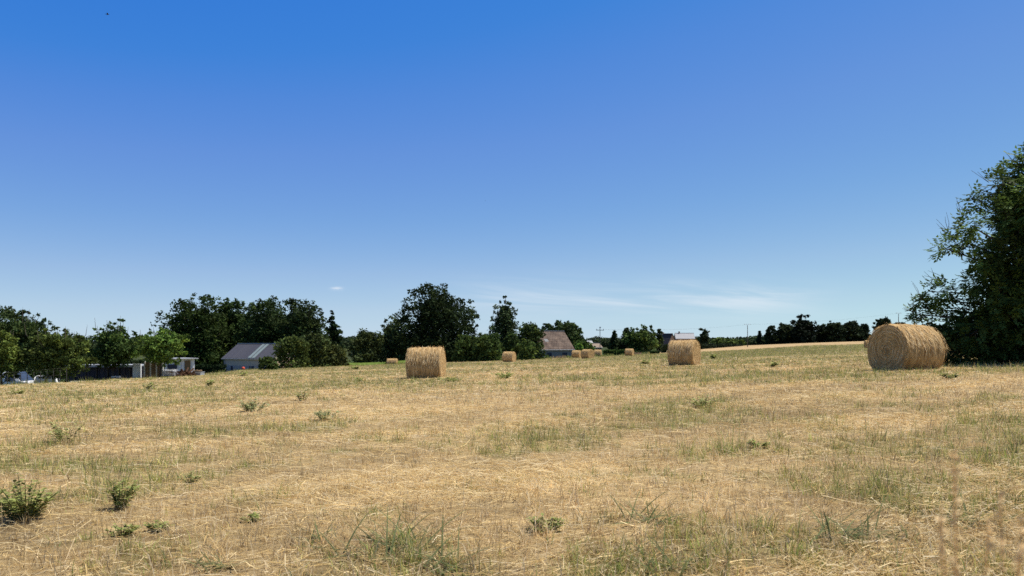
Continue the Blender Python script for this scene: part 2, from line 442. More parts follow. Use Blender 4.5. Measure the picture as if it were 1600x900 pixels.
def litter(name, n, label):
    x, y, r = radial(int(n), 1.25, 60, .3)
    s = swath(x, y)
    ok = (RNG.random(len(x)) < .30 + .7 * s) & keep_field(x, y)
    x, y, r, s = [a[ok] for a in (x, y, r, s)]
    for (bx, bY, k) in ((1415, 20.3, 2600), (666, 28.3, 1500), (1069, 34.6, 2600)):   # shed straw round the bales
        a = RNG.random(k) * 2 * PI; q = .5 + .9 * RNG.random(k)
        x = np.append(x, U(bx) * bY + q * np.cos(a) * 1.15); y = np.append(y, bY - .15 + q * np.sin(a)); s = np.append(s, np.ones(k))
    r = np.hypot(x, y)
    n = len(x); z = ground(x, y) + .004 + (.015 + .035 * s) * RNG.random(n) ** 1.5
    L = (.05 + .25 * RNG.random(n) ** 2.4) * (1 + .02 * r)
    a = RNG.random(n) * 2 * PI
    along = RNG.random(n) < .5
    a = np.where(along, math.atan2(.42, .907) + .5 * RNG.standard_normal(n), a)
    bend = RNG.standard_normal(n) * .5
    P = np.zeros((n, 4, 3)); px, py = x.copy(), y.copy()
    tilt = RNG.standard_normal(n) * .13
    for k in range(4):
        zz = np.maximum(z + tilt * L * (k - 1.5) / 3 + .012 * np.sin(k * 1.6 + a), ground(px, py) + .004)
        P[:, k] = np.stack([px, py, zz], 1)
        px = px + np.cos(a + bend * k / 3) * L / 3; py = py + np.sin(a + bend * k / 3) * L / 3
    w = np.maximum(.0008 + .0013 * RNG.random(n) ** 1.5, .00030 * r)
    sd = np.stack([-np.sin(a) * .8, np.cos(a) * .8, .6 * (RNG.random(n) * 2 - 1)], 1)
    v, q, t, nv = strips(P, w, sd, taper=False)
    c = pick([(.66, .52, .27), (.58, .43, .19), (.70, .57, .33), (.48, .34, .14), (.42, .29, .12), (.66, .56, .37)], n)
    me = np_mesh(name, v, q, t, np.repeat(c, nv, 0))
    return tag(link(name, me, M_BLADE), label, 'straw', kind='stuff')
litter('loose_straw', 400e3, 'loose cut straw lying in swaths on the field')

# rough tall grass along the field's far margins
def margin():
    n = 26000
    pxs = RNG.random(n) * 1700 - 60
    u = U(pxs)
    e = np.interp(u, EU, EY)
    yy = e + 2.2 + 3.0 * RNG.random(n)
    ok = (pxs < 1015)
    dens = fbm(pxs * .03, pxs * 0, 7, 3)
    ok &= RNG.random(n) < .25 + 1.1 * (dens - .35)
    u, yy = u[ok], yy[ok]; n = len(u)
    x = u * yy; z = ground(x, yy)
    dry = fbm(x * .12, yy * .05, 17, 2) > .55
    h = (.15 + .4 * RNG.random(n)) * (.6 + .8 * fbm(x * .4, yy * .4, 3, 2))
    a = RNG.random(n) * 2 * PI; d = np.stack([np.cos(a), np.sin(a), 0 * a], 1); up = np.array([0, 0, 1.])
    P = np.zeros((n, 3, 3)); P[:, 0] = np.stack([x, yy, z], 1)
    P[:, 1] = P[:, 0] + up * (h * .55)[:, None] + d * (h * .12)[:, None]; P[:, 2] = P[:, 1] + up * (h * .45)[:, None] + d * (h * .3)[:, None]
    c = np.where(dry[:, None], pick([(.45, .33, .18), (.36, .25, .13), (.5, .38, .22)], n), pick(PAL_GREEN, n))
    v, q, t, nv = strips(P, np.full(n, .00045) * yy, np.tile([1., 0, 0], (n, 1)))
    tag(link('rough_grass', np_mesh('rough_grass', v, q, t, np.repeat(c, nv, 0)), M_BLADE),
        'uncut rough grass along the far margin of the field', 'grass', kind='stuff')
margin()

# ------------------------------------------------------------------ hay bales
def bale_meshes(seed, D=1.3, L=1.3, ridges=9, fuzz=2600, rida=.016):
    rg = np.random.default_rng(seed)
    R = D / 2
    ns, nl = 84, 34
    # side and rounded shoulders
    prof = []
    for i in range(nl + 1):
        t = i / nl; x = -L / 2 + L * t
        e = min(t, 1 - t) * L
        rr = R - max(0, .07 - e) ** 2 / .07 * .9
        prof.append((x, rr, 1.0))
    caps0 = [(-L / 2 - .012 * math.sin(6 * k), R * .93 * (1 - k / 9), .3) for k in range(1, 10)][::-1]
    caps1 = [(L / 2 + .012 * math.sin(6 * k), R * .93 * (1 - k / 9), .3) for k in range(1, 10)]
    rows = caps0 + prof + caps1
    rows[0] = (rows[0][0], .004, .3); rows[-1] = (rows[-1][0], .004, .3)
    th = np.linspace(0, 2 * PI, ns, endpoint=False)
    ph = rg.random(6) * 9
    V = []
    for (x, rr, wgt) in rows:
        rid = rida * math.sin(2 * PI * ridges * (x / L + .5) + ph[0] + .8 * math.sin(7 * x)) + .012 * math.sin(31 * x + ph[1])
        n = fbm(3.2 * np.cos(th) + x * 4 + 40, 3.2 * np.sin(th) + x * 2 + 40, seed, 4) - .5
        n2 = vnoise(th * 2.0 + 50, np.full(ns, x * 16 + 50), seed + 5) - .5
        r = rr * (1 + wgt * (.045 * n + .035 * n2 + rid * .9)) + .012 * (rg.random(ns) - .5) * wgt
        yy = np.cos(th) * r * 1.02; zz = np.sin(th) * r
        yy = yy * (1 + .06 * np.clip(-zz / R, 0, 1)); zz = np.where(zz < -R * .80, -R * .80 + (zz + R * .80) * .3, zz)     # sits flat on its own weight
        V.append(np.stack([np.full(ns, x) + (1 - wgt) * .02 * (rg.random(ns) - .5), yy, zz], 1))
    V = np.concatenate(V); m = len(rows)
    i = np.arange(ns)[None, :] + np.arange(m - 1)[:, None] * ns
    j = (np.arange(ns)[None, :] + 1) % ns + np.arange(m - 1)[:, None] * ns
    q = np.stack([i, j, j + ns, i + ns], -1).reshape(-1, 4)
    body = np_mesh('roll', V, q, None, None, True)
    # loose fibres
    n = fuzz
    a = rg.random(n) * 2 * PI; k = rg.random(n) ; x = (rg.random(n) - .5) * L
    band = np.round((x / L + .5) * ridges) / ridges - .5
    x = np.where(rg.random(n) < .22, band * L + .02 * rg.standard_normal(n), x).clip(-L / 2, L / 2)
    ln = .08 + .28 * rg.random(n) ** 1.5
    P = np.zeros((n, 4, 3)); sg = np.where(rg.random(n) < .5, -1, 1); lift = .085 * rg.random(n) ** 2.2 * (rg.random(n) < .7) + .006
    dx = rg.standard_normal(n) * .10
    for s in range(4):
        aa = a + sg * ln * s / 3 / R
        r = R * 1.0 + .004 + lift * (s / 3) ** 1.3
        zz = np.sin(aa) * r; zz = np.maximum(zz, -R * .85)
        P[:, s] = np.stack([x + dx * ln * s / 3, np.cos(aa) * r * 1.02, zz], 1)
    end = rg.random(n) < .22
    re = R * np.sqrt(rg.random(n)) * .97; se = np.where(rg.random(n) < .5, -1, 1)
    for s in range(4):
        aa = a + sg * ln * s / 3 / np.maximum(re, .15)
        Q = np.stack([se * (L / 2 + .008 + lift * .7 * s / 3), np.cos(aa) * re, np.maximum(np.sin(aa) * re, -R * .85)], 1)
        P[end, s] = Q[end]
    hang = (~end) & (rg.random(n) < .26)      # tufts hanging free over the shoulder of the roll
    tuft = np.round(rg.random(n) * 26) / 26 + .012 * rg.standard_normal(n)
    ah = .15 + .95 * np.abs(np.sin(tuft * 91.7)) * rg.random(n) ** .6; sy = np.where(rg.random(n) < .5, -1, 1)
    hl = .07 + .2 * rg.random(n); ho = .15 + .5 * rg.random(n) ** 2
    for s in range(4):
        t = hl * s / 3
        Q = np.stack([((tuft - .5) * L).clip(-L / 2, L / 2) + dx * t, sy * (np.cos(ah) * R * 1.03 + t * (.25 + ho)), np.sin(ah) * R * 1.01 - t * (.8 - ho * .4)], 1)
        P[hang, s] = Q[hang]
    side = np.where(end[:, None], np.stack([0 * a, np.cos(a), np.sin(a)], 1), np.tile([1., 0, 0], (n, 1)))
    v, qq, t, nv = strips(P, .003 + .004 * rg.random(n), side)
    pal = np.array([(.78, .59, .32), (.64, .46, .22), (.48, .32, .14), (.84, .68, .42), (.36, .22, .09)])
    c = pal[rg.integers(0, 5, n)]
    fz = np_mesh('loose_fibres', v, qq, t, np.repeat(c, nv, 0))
    body.materials.append(M_STRAW); fz.materials.append(M_STRAWFIB)
    return body, fz
SETS = [bale_meshes(3, ridges=6, rida=.034), bale_meshes(8), bale_meshes(15, ridges=8)]

def bale(px, Y, az, which, label, scale=1.0, ls=1.0, tilt=0.0, sink=0.0):
    """az: compass bearing (0 = straight ahead, 90 = right) of the roll's axis"""
    x = U(px) * Y; z = gz(x, Y)
    o = empty('hay_bale', (x, Y, z + .545 * scale - sink), math.radians(90 - az), label, 'hay bale', 'round hay bales left on the field')
    o.rotation_euler.y = tilt
    o.scale = (scale * ls, scale, scale * 1.035)
    b, f = SETS[which]
    link('roll', b, None, o); link('loose_fibres', f, None, o)
    return o
bale(1415, 20.3, 70, 0, 'biggest round hay bale, with a shaded coiled end, beside the leafy tree at the right', 1.04, 1.02, .02)
bale(666, 28.3, 95, 1, 'ragged round hay bale in front of the tall dark pine', 1.0, 1.0, -.03)
bale(1069, 34.6, 121, 2, 'round hay bale on a pale straw patch in front of the pale-roofed far house', 1.0, .92, -.02)
bale(795.5, 88, 112, 1, 'small round hay bale standing alone in front of the shrubs left of the barn', 1.0, 1.0)
bale(918, 99, 138, 2, 'largest and middle bale of the three by the barn corner', 1.0, 1.05)
bale(901, 122, 112, 0, 'hay bale of the three by the barn corner, the one nearest to the barn', 1.0, 1.0)
bale(934, 131, 104, 1, 'hay bale of the three by the barn corner, the one farthest from the barn', 1.0, .95)
bale(983.5, 128, 115, 2, 'small hay bale in front of the clipped low hedge', 1.0, 1.0)
bale(1359, 118, 100, 0, 'far hay bale half hidden behind the biggest bale', 1.0, 1.1)
bale(613, 119, 95, 1, 'half sunken looking hay bale on the lawn edge left of the ragged bale', .95, 1.3)

# ------------------------------------------------------------------ trees and shrubs
def leaf_cards(C, size, rg, updown=.35, asp=.55):
    """one folded leaf-spray quad pair per centre"""
    n = len(C)
    a = rg.standard_normal((n, 3)); a[:, 2] *= .7; a /= np.linalg.norm(a, axis=1, keepdims=True)
    b = rg.standard_normal((n, 3)); b[:, 2] *= 1.0
    b -= a * (a * b).sum(1, keepdims=True); b /= np.linalg.norm(b, axis=1, keepdims=True) + 1e-9
    nn = np.cross(a, b)
    s = (size * (.6 + .8 * rg.random(n)))[:, None]
    p0 = C - a * s * .5; p2 = C + a * s * .5
    f = nn * s * .12
    p1 = C + b * s * asp * .5 + f - a * s * .08; p3 = C - b * s * asp * .5 + f - a * s * .08
    v = np.stack([p0, p1, p2, p3], 1).reshape(-1, 3)
    i = (np.arange(n) * 4)[:, None]
    t = np.concatenate([np.concatenate([i, i + 1, i + 2], 1), np.concatenate([i, i + 2, i + 3], 1)])
    return v, t

def profile(kind, t):
    if kind == 'broad':  return np.clip(1 - (np.abs(t - .36) / .66) ** 2.4, 0.0, 1) ** .55
    if kind == 'bush':   return np.sqrt(np.clip(1 - ((t - .28) / .74) ** 2, 0.0, 1))
    if kind == 'spruce': return .06 + .94 * (1 - t) ** .9
    if kind == 'birch':  return np.interp(t, [0, .15, .4, .7, .9, 1], [.75, 1, .95, .68, .4, .15])
    if kind == 'pine':   return np.interp(t, [0, .12, .3, .5, .7, .88, 1], [.78, .92, 1, .97, .72, .48, .28])
    if kind == 'fruit':  return np.interp(t, [0, .2, .45, .7, .9, 1], [.6, .95, 1, .85, .5, .2])
    if kind == 'tufts':  return np.interp(t, [0, .25, .5, .75, 1], [.7, 1, .85, .6, .45])

def make_tree(name, px, wpx, top, Y, kind, col, label, cat='tree', group=None, trunk=None, seed=None, dens=1.0, base=None, leafpx=2.5, depth=.9, bare=None, trunk_r=None, lobes=None, trunks=None, tint=(.35, .25), blobs=None):
    seed = seed or int(px * 7 + top * 3 + Y)
    rg = np.random.default_rng(seed)
    x = U(px) * Y; z = gz(x, Y)
    H = CAMZ + (HZ - top) * Y / F - z
    W = wpx * Y / F * .5                      # half width
    if base is None: base = {'broad': .12, 'bush': 0, 'spruce': .04, 'birch': .06, 'pine': .04, 'fruit': .26, 'tufts': .25}[kind]
    root = empty(name, (x, Y, z), 0, label, cat, group)
    pr = 739. / Y                             # render pixels per metre
    ls = leafpx / pr
    area = (2 * W * pr) * (H * (1 - base) * pr) * .8
    nleaf = int(np.clip(area * 7.5 * dens / (leafpx ** 2 * .28), 300, 60000))
    # lobes
    nlobe = lobes or {'broad': 26, 'bush': 18, 'spruce': 54, 'birch': 36, 'pine': 40, 'fruit': 26, 'tufts': 24}[kind]
    t = (np.arange(nlobe) + rg.random(nlobe)) / nlobe
    if kind in ('broad', 'bush'): t = t * .95
    pr_t = profile(kind, t)
    ang = np.arange(nlobe) * 2.39996 + rg.random(nlobe) * 1.2
    q = np.sqrt(rg.random(nlobe)) if kind != 'spruce' else np.full(nlobe, .62)
    lr = {'broad': .30, 'bush': .34, 'spruce': .30, 'birch': .26, 'pine': .25, 'fruit': .26, 'tufts': .26}[kind] * W * (.5 + .95 * rg.random(nlobe))
    lr = np.minimum(lr, .55 * W * np.maximum(pr_t, .25)) if kind in ('spruce', 'birch', 'pine') else lr
    rad = np.maximum(pr_t * W - lr * .6, 0) * q ** .4
    zc = H * (base + (1 - base) * t); zc = np.minimum(zc, H - lr * (.75 if kind != 'birch' else 1.0))
    if kind == 'bush': zc = np.maximum(zc, lr * .5)
    LC = np.stack([rad * np.cos(ang), rad * np.sin(ang) * depth, zc], 1)
    if kind in ('tufts', 'fruit') :
        for (dx, dz, r0) in (bare or []):
            LC = np.concatenate([LC, [[dx * W, 0.1 * W * rg.standard_normal(), dz * H]]]); lr = np.append(lr, r0 * W)
    if blobs:                                  # outline read off the photograph, repeated through the crown's depth
        pts, rs = [], []
        for (bx, by, br) in blobs:
            for dk in ((0,) if br < 9 else (-.45, .45) if br < 15 else (-.6, 0, .6)):
                pts.append([U(bx) * Y - x, dk * W * depth * rg.uniform(.5, 1.2), CAMZ + (HZ - by) * Y / F - z]); rs.append(br * Y / F * rg.uniform(.92, 1.08))
        LC, lr = np.array(pts), np.array(rs)
    lw = lr ** 2; lw = lw / lw.sum()
    # clumps on the lobes' outer shells, then leaves round each clump
    ncl = max(40, nleaf // 26)
    li = rg.choice(len(lr), ncl, p=lw)
    d = rg.standard_normal((ncl, 3)); d[:, 2] = d[:, 2] * .9 + .25; d /= np.linalg.norm(d, axis=1, keepdims=True)
    cr = rg.random(ncl) ** .4
    CC = LC[li] + d * (lr[li] * cr)[:, None] * np.array([1, 1, {'pine': .85, 'spruce': .5, 'birch': 1.05}.get(kind, .85)])
    csz = lr[li] * (.16 + .16 * rg.random(ncl))
    ci = rg.integers(0, ncl, nleaf)
    off = rg.standard_normal((nleaf, 3)) * csz[ci][:, None] * np.array([.75, .75, {'pine': .55, 'spruce': .45, 'birch': .8}.get(kind, .6)])
    C = CC[ci] + off
    # the rest of the crown's volume, filled more loosely towards its outline
    nf = int(nleaf * {'broad': .42, 'bush': .5, 'spruce': .45, 'birch': .45, 'pine': .42, 'fruit': .3, 'tufts': .25}[kind])
    tf = rg.random(nf) ** .85 * .96; af = rg.random(nf) * 2 * PI
    ed = profile(kind, tf) * W * (.9 if blobs else 1) * (.48 + .62 * fbm(af * 1.3 + 9, tf * 5, seed % 97, 3))
    qf = np.sqrt(rg.random(nf)) * ed
    C[:nf] = np.stack([qf * np.cos(af), qf * np.sin(af) * depth, H * (base + (1 - base) * tf * (.8 if blobs else 1))], 1)
    if kind == 'spruce': C[:, 2] -= .12 * np.hypot(C[:, 0], C[:, 1])
    C[:, 2] = np.maximum(C[:, 2], .04 * H if kind != 'bush' else .05)
    v, tr = leaf_cards(C, ls * (1.1 if kind != 'birch' else 1.0), rg)
    lt = 1 + tint[0] * (rg.random(len(lr)) - .5) * 2          # lobe to lobe
    ct = 1 + tint[1] * rg.standard_normal(ncl)
    lv = 1 + .2 * rg.standard_normal(nleaf)
    tone = (lt[li[ci]] * ct[ci] * lv).clip(.35, 2.2)[:, None]
    yel = (rg.random(ncl) ** 4)[ci][:, None] * np.array([.6, .35, -.1]) + 1
    c = np.array(col) * (1.3 if Y < 260 else 1.0) * tone * yel
    cm = np_mesh('crown', v, None, tr, np.repeat(c, 4, 0))
    link('crown', cm, M_LEAF, root)
    # trunk and limbs
    mb = MB()
    r0 = trunk_r or max(.05, H * .018)
    tops = trunks or [(0, 0)]
    for ti, (tx, lean) in enumerate(tops):
        if ti:
            mb.build('trunk', M_BARK, root, smooth=True); mb = MB()
        pts = [(tx, 0, -.15), (tx + lean * .4, 0, H * base * .6 + .2), (tx * .5 + lean, 0, H * (base + .25 * (1 - base))), (lean * .6, 0, H * (base + .6 * (1 - base)))]
        mb.tube(pts, [r0 * 1.25, r0, r0 * .7, r0 * .25], 7)
    for k in rg.choice(len(lr), min(len(lr), 14), replace=False):
        p = LC[k]; s = (0, 0, max(.1, min(p[2] * .55, H * (base + .3))))
        mid = (p[0] * .5, p[1] * .5, (s[2] + p[2]) * .5 + .03 * H * rg.standard_normal())
        mb.tube([s, mid, tuple(p)], [r0 * .5, r0 * .3, r0 * .1], 5)
    if kind in ('fruit', 'tufts'):
        for k in range(12):                      # bare shoots above the crown
            a = rg.random() * 2 * PI; rr = W * .8 * math.sqrt(rg.random()); zz = H * (.78 + .12 * rg.random())
            mb.tube([(0, 0, H * (base + .2)), (rr * .7 * math.cos(a), rr * .7 * math.sin(a), zz * .85), (rr * math.cos(a), rr * math.sin(a), zz), (rr * 1.05 * math.cos(a), rr * 1.05 * math.sin(a), zz + H * (.08 + .1 * rg.random()))], [.03, .025, .02, .008], 4)
    mb.build('trunk', M_BARK, root, smooth=True)
    return root

G_DARK = (.030, .050, .013); G_MID = (.055, .085, .022); G_OLIVE = (.085, .105, .032); G_BRIGHT = (.10, .155, .030); G_YEL = (.10, .135, .03)
G_PINE = (.020, .034, .013); G_BIRCH = (.050, .075, .030); G_BLACK = (.016, .028, .015)
T = make_tree
gL = 'garden trees along the left margin'; gW = 'tall dark trees behind the grey-roofed outbuilding'
gS = 'shrubs along the far margin'; gM = 'trees between barn and far houses'; gR = 'far trees behind the stubble field'
T('fruit_tree', 30, 122, 480, 64, 'tufts', (.035, .055, .018), 'tall dark tree with ragged tufts at the far left edge', blobs=[(0,490,14),(20,492,9),(37,488,6),(44,489,4),(62,493,7),(66,500,6),(30,508,18),(50,515,16),(5,520,22),(65,525,12),(35,540,24),(0,550,20),(60,550,18),(-20,510,20)], group=gL, bare=[(-.5, .93, .16), (.05, .95, .14), (.72, .90, .17)], base=.15)
T('fruit_tree', 2, 72, 517, 50.5, 'fruit', G_YEL, 'yellow-green fruit tree cut off by the left picture edge', group=gL, leafpx=2.6)
T('fruit_tree', 90, 116, 512, 52, 'fruit', (.072, .10, .027), 'olive fruit tree with two leaning trunks over the white cars', blobs=[(60,525,7),(75,516,5),(88,513,4),(105,519,6),(120,526,6),(131,530,4),(70,535,14),(95,532,14),(115,540,14),(134,545,7),(60,555,14),(85,555,16),(110,560,14),(130,565,9),(143,572,4),(72,572,9),(120,574,8)], group=gL, trunks=[(-.95, .25), (-.3, .0)], dens=1.0, base=.2)
T('fruit_tree', 176, 74, 500, 58, 'tufts', (.045, .075, .02), 'green tree with three upright tufts in front of the long dark shed', blobs=[(152,503,4),(153,514,6),(150,530,9),(172,501,5),(176,508,8),(188,501,5),(183,515,10),(170,530,16),(190,530,14),(204,522,7),(211,527,5),(200,545,16),(165,552,18),(185,560,16),(150,555,12)], group=gL, bare=[(-.55, .93, .16), (.12, .95, .24), (.4, .97, .18), (.75, .84, .12)], base=.3)
T('fruit_tree', 251, 80, 514, 58, 'fruit', (.085, .14, .03), 'fresh green round tree in front of the tan fence panels', blobs=[(235,521,7),(250,519,8),(266,521,8),(228,532,10),(245,535,16),(270,535,14),(283,528,7),(225,550,11),(250,555,16),(275,552,12),(286,558,5),(240,566,7),(265,566,9)], group=gL, base=.3)
T('deciduous_tree', 304, 122, 461, 135, 'broad', G_DARK, 'broad dark tree behind the white shed, leftmost of the tall dark wood', blobs=[(312,470,12),(333,474,14),(290,480,15),(300,495,22),(330,500,22),(275,500,15),(262,510,12),(250,520,7),(280,525,24),(320,535,28),(345,520,18),(300,560,24),(265,545,16),(340,560,20)], group=gW)
T('deciduous_tree', 364, 92, 468, 142, 'broad', (.034, .058, .018), 'dark tree with a thin light crown left of the outbuilding roof ridge', blobs=[(362,478,10),(375,477,9),(350,484,9),(360,495,16),(380,500,16),(365,525,22),(370,555,22),(345,540,18)], group=gW)
T('deciduous_tree', 417, 104, 467, 136, 'broad', (.026, .044, .015), 'dark dense tree rising straight above the grey-roofed outbuilding', blobs=[(404,474,10),(420,477,11),(432,472,10),(396,487,13),(425,492,18),(410,515,24),(435,520,20),(415,550,26),(385,530,14)], group=gW)
T('deciduous_tree', 468, 96, 465, 132, 'broad', (.030, .048, .018), 'dark dense tree next to the spire-shaped spruce', blobs=[(450,475,9),(462,474,9),(478,476,11),(490,484,12),(501,494,8),(470,495,20),(495,508,14),(455,510,18),(480,525,24),(505,525,11),(470,555,26)], group=gW)
T('deciduous_tree', 345, 90, 500, 150, 'bush', G_DARK, 'low dark tree filling the gap behind the outbuilding', group=gW)
T('spruce_tree', 521, 46, 482, 140, 'spruce', G_PINE, 'spire-shaped dark spruce standing alone beside the dark wood', blobs=[(519,486,2),(519,490,2.6),(520,494,3.4),(518,498,4.4),(516,503,5.5),(523,508,6),(514,514,6.5),(526,517,7),(512,526,8),(529,528,7.5),(520,538,12),(520,520,8)])
T('shrub', 457, 62, 525, 106, 'bush', (.060, .085, .024), 'large olive shrub against the right end of the outbuilding', 'shrub', gS)
T('shrub', 419, 34, 557, 90, 'bush', (.045, .07, .02), 'low dark shrub in front of the outbuilding wall', 'shrub', gS)
T('shrub', 492, 56, 520, 110, 'bush', (.050, .070, .024), 'tall dull green shrub between the outbuilding and the lawn strip', 'shrub', gS)
T('shrub', 524, 46, 540, 112, 'bush', (.065, .08, .028), 'brownish olive shrub below the spruce', 'shrub', gS)
T('shrub', 573, 62, 517, 122, 'bush', (.050, .068, .024), 'round speckled bush standing on the bright lawn strip', 'shrub', gS)
T('birch_tree', 609, 46, 491, 130, 'birch', (.060, .085, .032), 'light feathery tree leaning on the left side of the tall pine', blobs=[(614,496,5),(606,506,7),(618,508,9),(598,514,6),(610,522,12),(602,536,12),(622,535,12),(608,552,13)], group=None)
T('pine_tree', 682, 130, 439, 126, 'pine', G_PINE, 'tallest dark pine with a lumpy broad crown behind the ragged bale', blobs=[(668,452,14),(690,452,12),(655,462,13),(680,465,18),(640,480,14),(660,485,22),(700,475,18),(715,472,10),(728,478,12),(734,495,14),(715,495,22),(630,500,15),(685,505,30),(640,520,24),(728,518,20),(739,512,8),(625,530,16),(660,540,26),(700,540,28),(732,540,18)], base=.0, lobes=62)
T('shrub', 728, 46, 523, 116, 'bush', (.050, .080, .022), 'green shrub at the right foot of the tall pine', 'shrub', gS)
T('shrub', 762, 58, 522, 114, 'bush', (.048, .078, .022), 'wide green shrub behind the lone small bale', 'shrub', gS)
T('birch_tree', 789, 50, 456, 128, 'birch', (.042, .064, .026), 'slender pointed birch rising between the pine and the barn', blobs=[(790,463,4),(786,472,7),(796,474,6),(780,486,9),(798,490,9),(788,500,14),(772,500,7),(804,506,8),(780,515,14),(800,520,14),(769,524,7),(790,545,18)], base=.1)
T('shrub', 828, 50, 505, 120, 'bush', (.038, .062, .020), 'tall dark shrub hiding the left end of the barn', 'shrub', gS)
T('shrub', 800, 36, 520, 118, 'bush', (.04, .066, .02), 'dark shrub at the foot of the slender birch', 'shrub', gS)
T('shrub', 823, 32, 531, 106, 'bush', (.065, .10, .028), 'small round lighter shrub beside the lone small bale', 'shrub', gS)
T('deciduous_tree', 882, 80, 499, 190, 'broad', (.036, .06, .02), 'round dark green tree behind the barn roof', blobs=[(870,508,8),(885,506,8),(895,511,8),(862,515,8),(905,520,8),(880,520,16),(900,532,12),(911,534,4)], group=gM)
T('deciduous_tree', 855, 26, 504, 186, 'broad', (.04, .065, .024), 'small thin tree just above the barn ridge', group=gM)
T('shrub', 911, 46, 533, 148, 'bush', (.05, .085, .02), 'dark green shrub behind the three bales by the barn', 'shrub', gS)
T('shrub', 905, 16, 537, 140, 'bush', (.14, .24, .05), 'pale big-leaved shrub at the barn corner', 'shrub', gS, leafpx=3.2)
T('deciduous_tree', 960, 28, 516, 205, 'spruce', (.024, .04, .016), 'dark pointed tree right of the tall pole', group=gM)
T('deciduous_tree', 979, 26, 512, 206, 'birch', (.03, .048, .02), 'dark slim tree between the pointed one and the green round one', group=gM)
T('deciduous_tree', 1003, 60, 508, 200, 'broad', (.05, .08, .022), 'round mid green tree left of the far gabled house', blobs=[(990,518,8),(1003,515,8),(1015,516,7),(1024,524,7),(985,530,12),(1008,530,14),(1020,540,9),(998,545,10)], group=gM, base=.05)
T('deciduous_tree', 1030, 16, 513, 215, 'birch', (.03, .05, .018), 'narrow dark tree touching the far gabled house', group=gM)
T('shrub', 1041, 16, 538, 190, 'bush', (.03, .045, .018), 'small dark bush below the far gabled house', 'shrub', gS)
T('deciduous_tree', 1101, 22, 511, 290, 'birch', (.03, .048, .022), 'lone dark tree with a forked top right of the pale-roofed house', blobs=[(1097,515.5,4),(1108,518,3.4),(1100,525,7),(1106,532,6),(1097,535,6),(1101,542,7)])
for (p, w, tp, Y, k, c, lb) in [
    (1187, 13, 517, 345, 'spruce', G_BLACK, 'small cone-shaped tree, leftmost of the far trees on the stubble rise'),
    (1205, 24, 508, 345, 'birch', (.025, .04, .018), 'dark tapering tree right of the small cone-shaped one'),
    (1228, 42, 507, 345, 'bush', (.03, .046, .02), 'wide dull tree left of the big black tree'),
    (1256, 42, 490, 338, 'bush', (.013, .022, .013), 'big black-looking tree, highest on the stubble rise'),
    (1283, 24, 508, 342, 'bush', (.02, .032, .016), 'low dark tree just right of the big black tree'),
    (1303, 42, 504, 338, 'bush', (.022, .036, .017), 'flat-topped dark tree in the row left of the far half-hidden bale'),
    (1330, 42, 503, 338, 'bush', (.024, .038, .018), 'wide dark tree right above the far half-hidden bale'),
    (1350, 24, 507, 338, 'bush', (.022, .036, .017), 'dark tree ending the row above the biggest bale'),
    (1381, 38, 497, 330, 'bush', (.022, .036, .017), 'dark tree above the top edge of the biggest bale'),
    (1407, 34, 503, 325, 'bush', (.022, .036, .017), 'dark tree beside the small far pole')]:
    T('deciduous_tree', p, w, tp, Y, k, c, lb, group=gR, dens=1.3, blobs=[(1250,496,6),(1260,495,6),(1246,508,9),(1266,508,9),(1256,515,14),(1242,522,8),(1270,522,8),(1256,530,14)] if p == 1256 else None)
for (p, w, tp, Y, lb) in [(1122, 26, 529, 330, 'pale green bush in the distance beside the lone forked tree'),
                          (1143, 26, 530, 330, 'pale green bush in the distance midway between the forked tree and the far pole'),
                          (1158, 16, 532, 330, 'pale green bush in the distance just left of the far pole')]:
    T('shrub', p, w, tp, Y, 'bush', (.10, .15, .04), lb, 'shrub', 'pale bushes in the distance')

def hedge(name, p0, p1, top, Y, col, label, th=1.2, Y1=None):
    Y1 = Y1 or Y
    rg = np.random.default_rng(int(p0))
    x0, x1 = U(p0) * Y, U(p1) * Y1
    z0 = min(gz(x0, Y), gz(x1, Y1)); zt = CAMZ + (HZ - top) * (Y + Y1) / 2 / F
    pr = 739 / Y; ls = 2.4 / pr
    n = int(abs(p1 - p0) * .64 * (zt - z0) * pr * 3.2 / 1.5) + 900
    t = rg.random(n); h = rg.random(n) ** .7
    bump = .88 + .2 * fbm(t * abs(p1 - p0) * .12, t * 0, int(p0), 3)
    C = np.stack([x0 + (x1 - x0) * t, Y + (Y1 - Y) * t + th * (rg.random(n) - .5), z0 + (zt - z0) * h * bump], 1)
    v, tr = leaf_cards(C, ls, rg)
    c = np.array(col) * (1 + .3 * rg.standard_normal((n, 1))).clip(.4, 1.8)
    o = np.array([(x0 + x1) / 2, (Y + Y1) / 2, z0])
    root = empty(name, o, 0, label, 'hedge')
    link('foliage', np_mesh('foliage', v - o, None, tr, np.repeat(c, 4, 0)), M_LEAF, root)
    for k in range(9):
        mb = MB()
        q = (k + .5) / 9; px_, py_ = (x0 + (x1 - x0) * q) - o[0], (Y + (Y1 - Y) * q) - o[1]
        gb = gz(px_ + o[0], py_ + o[1]) - o[2]
        mb.tube([(px_, py_, gb - .1), (px_ + .1, py_, (zt - z0) * .35), (px_ - .1, py_, (zt - z0) * .75)], [.06, .04, .015], 5)
        mb.build('stem', M_BARK, root)
hedge('hedge', 303, 352, 570, 108, (.022, .038, .014), 'dark clipped hedge left of the grey-roofed outbuilding')
hedge('hedge', 943, 984, 547, 168, (.075, .12, .028), 'clipped green hedge between the tall pole and the small bale')
hedge('hedge', 991, 1030, 549, 168, (.04, .066, .02), 'low darker hedge right of the small bale')
hedge('hedge', 1084, 1160, 537.5, 262, (.02, .032, .016), 'long dark hedge bordering the stubble field', 1.6, 300)
hedge('hedge', 690, 770, 548, 119, (.035, .058, .018), 'low scrubby hedge under the shrubs right of the pine')

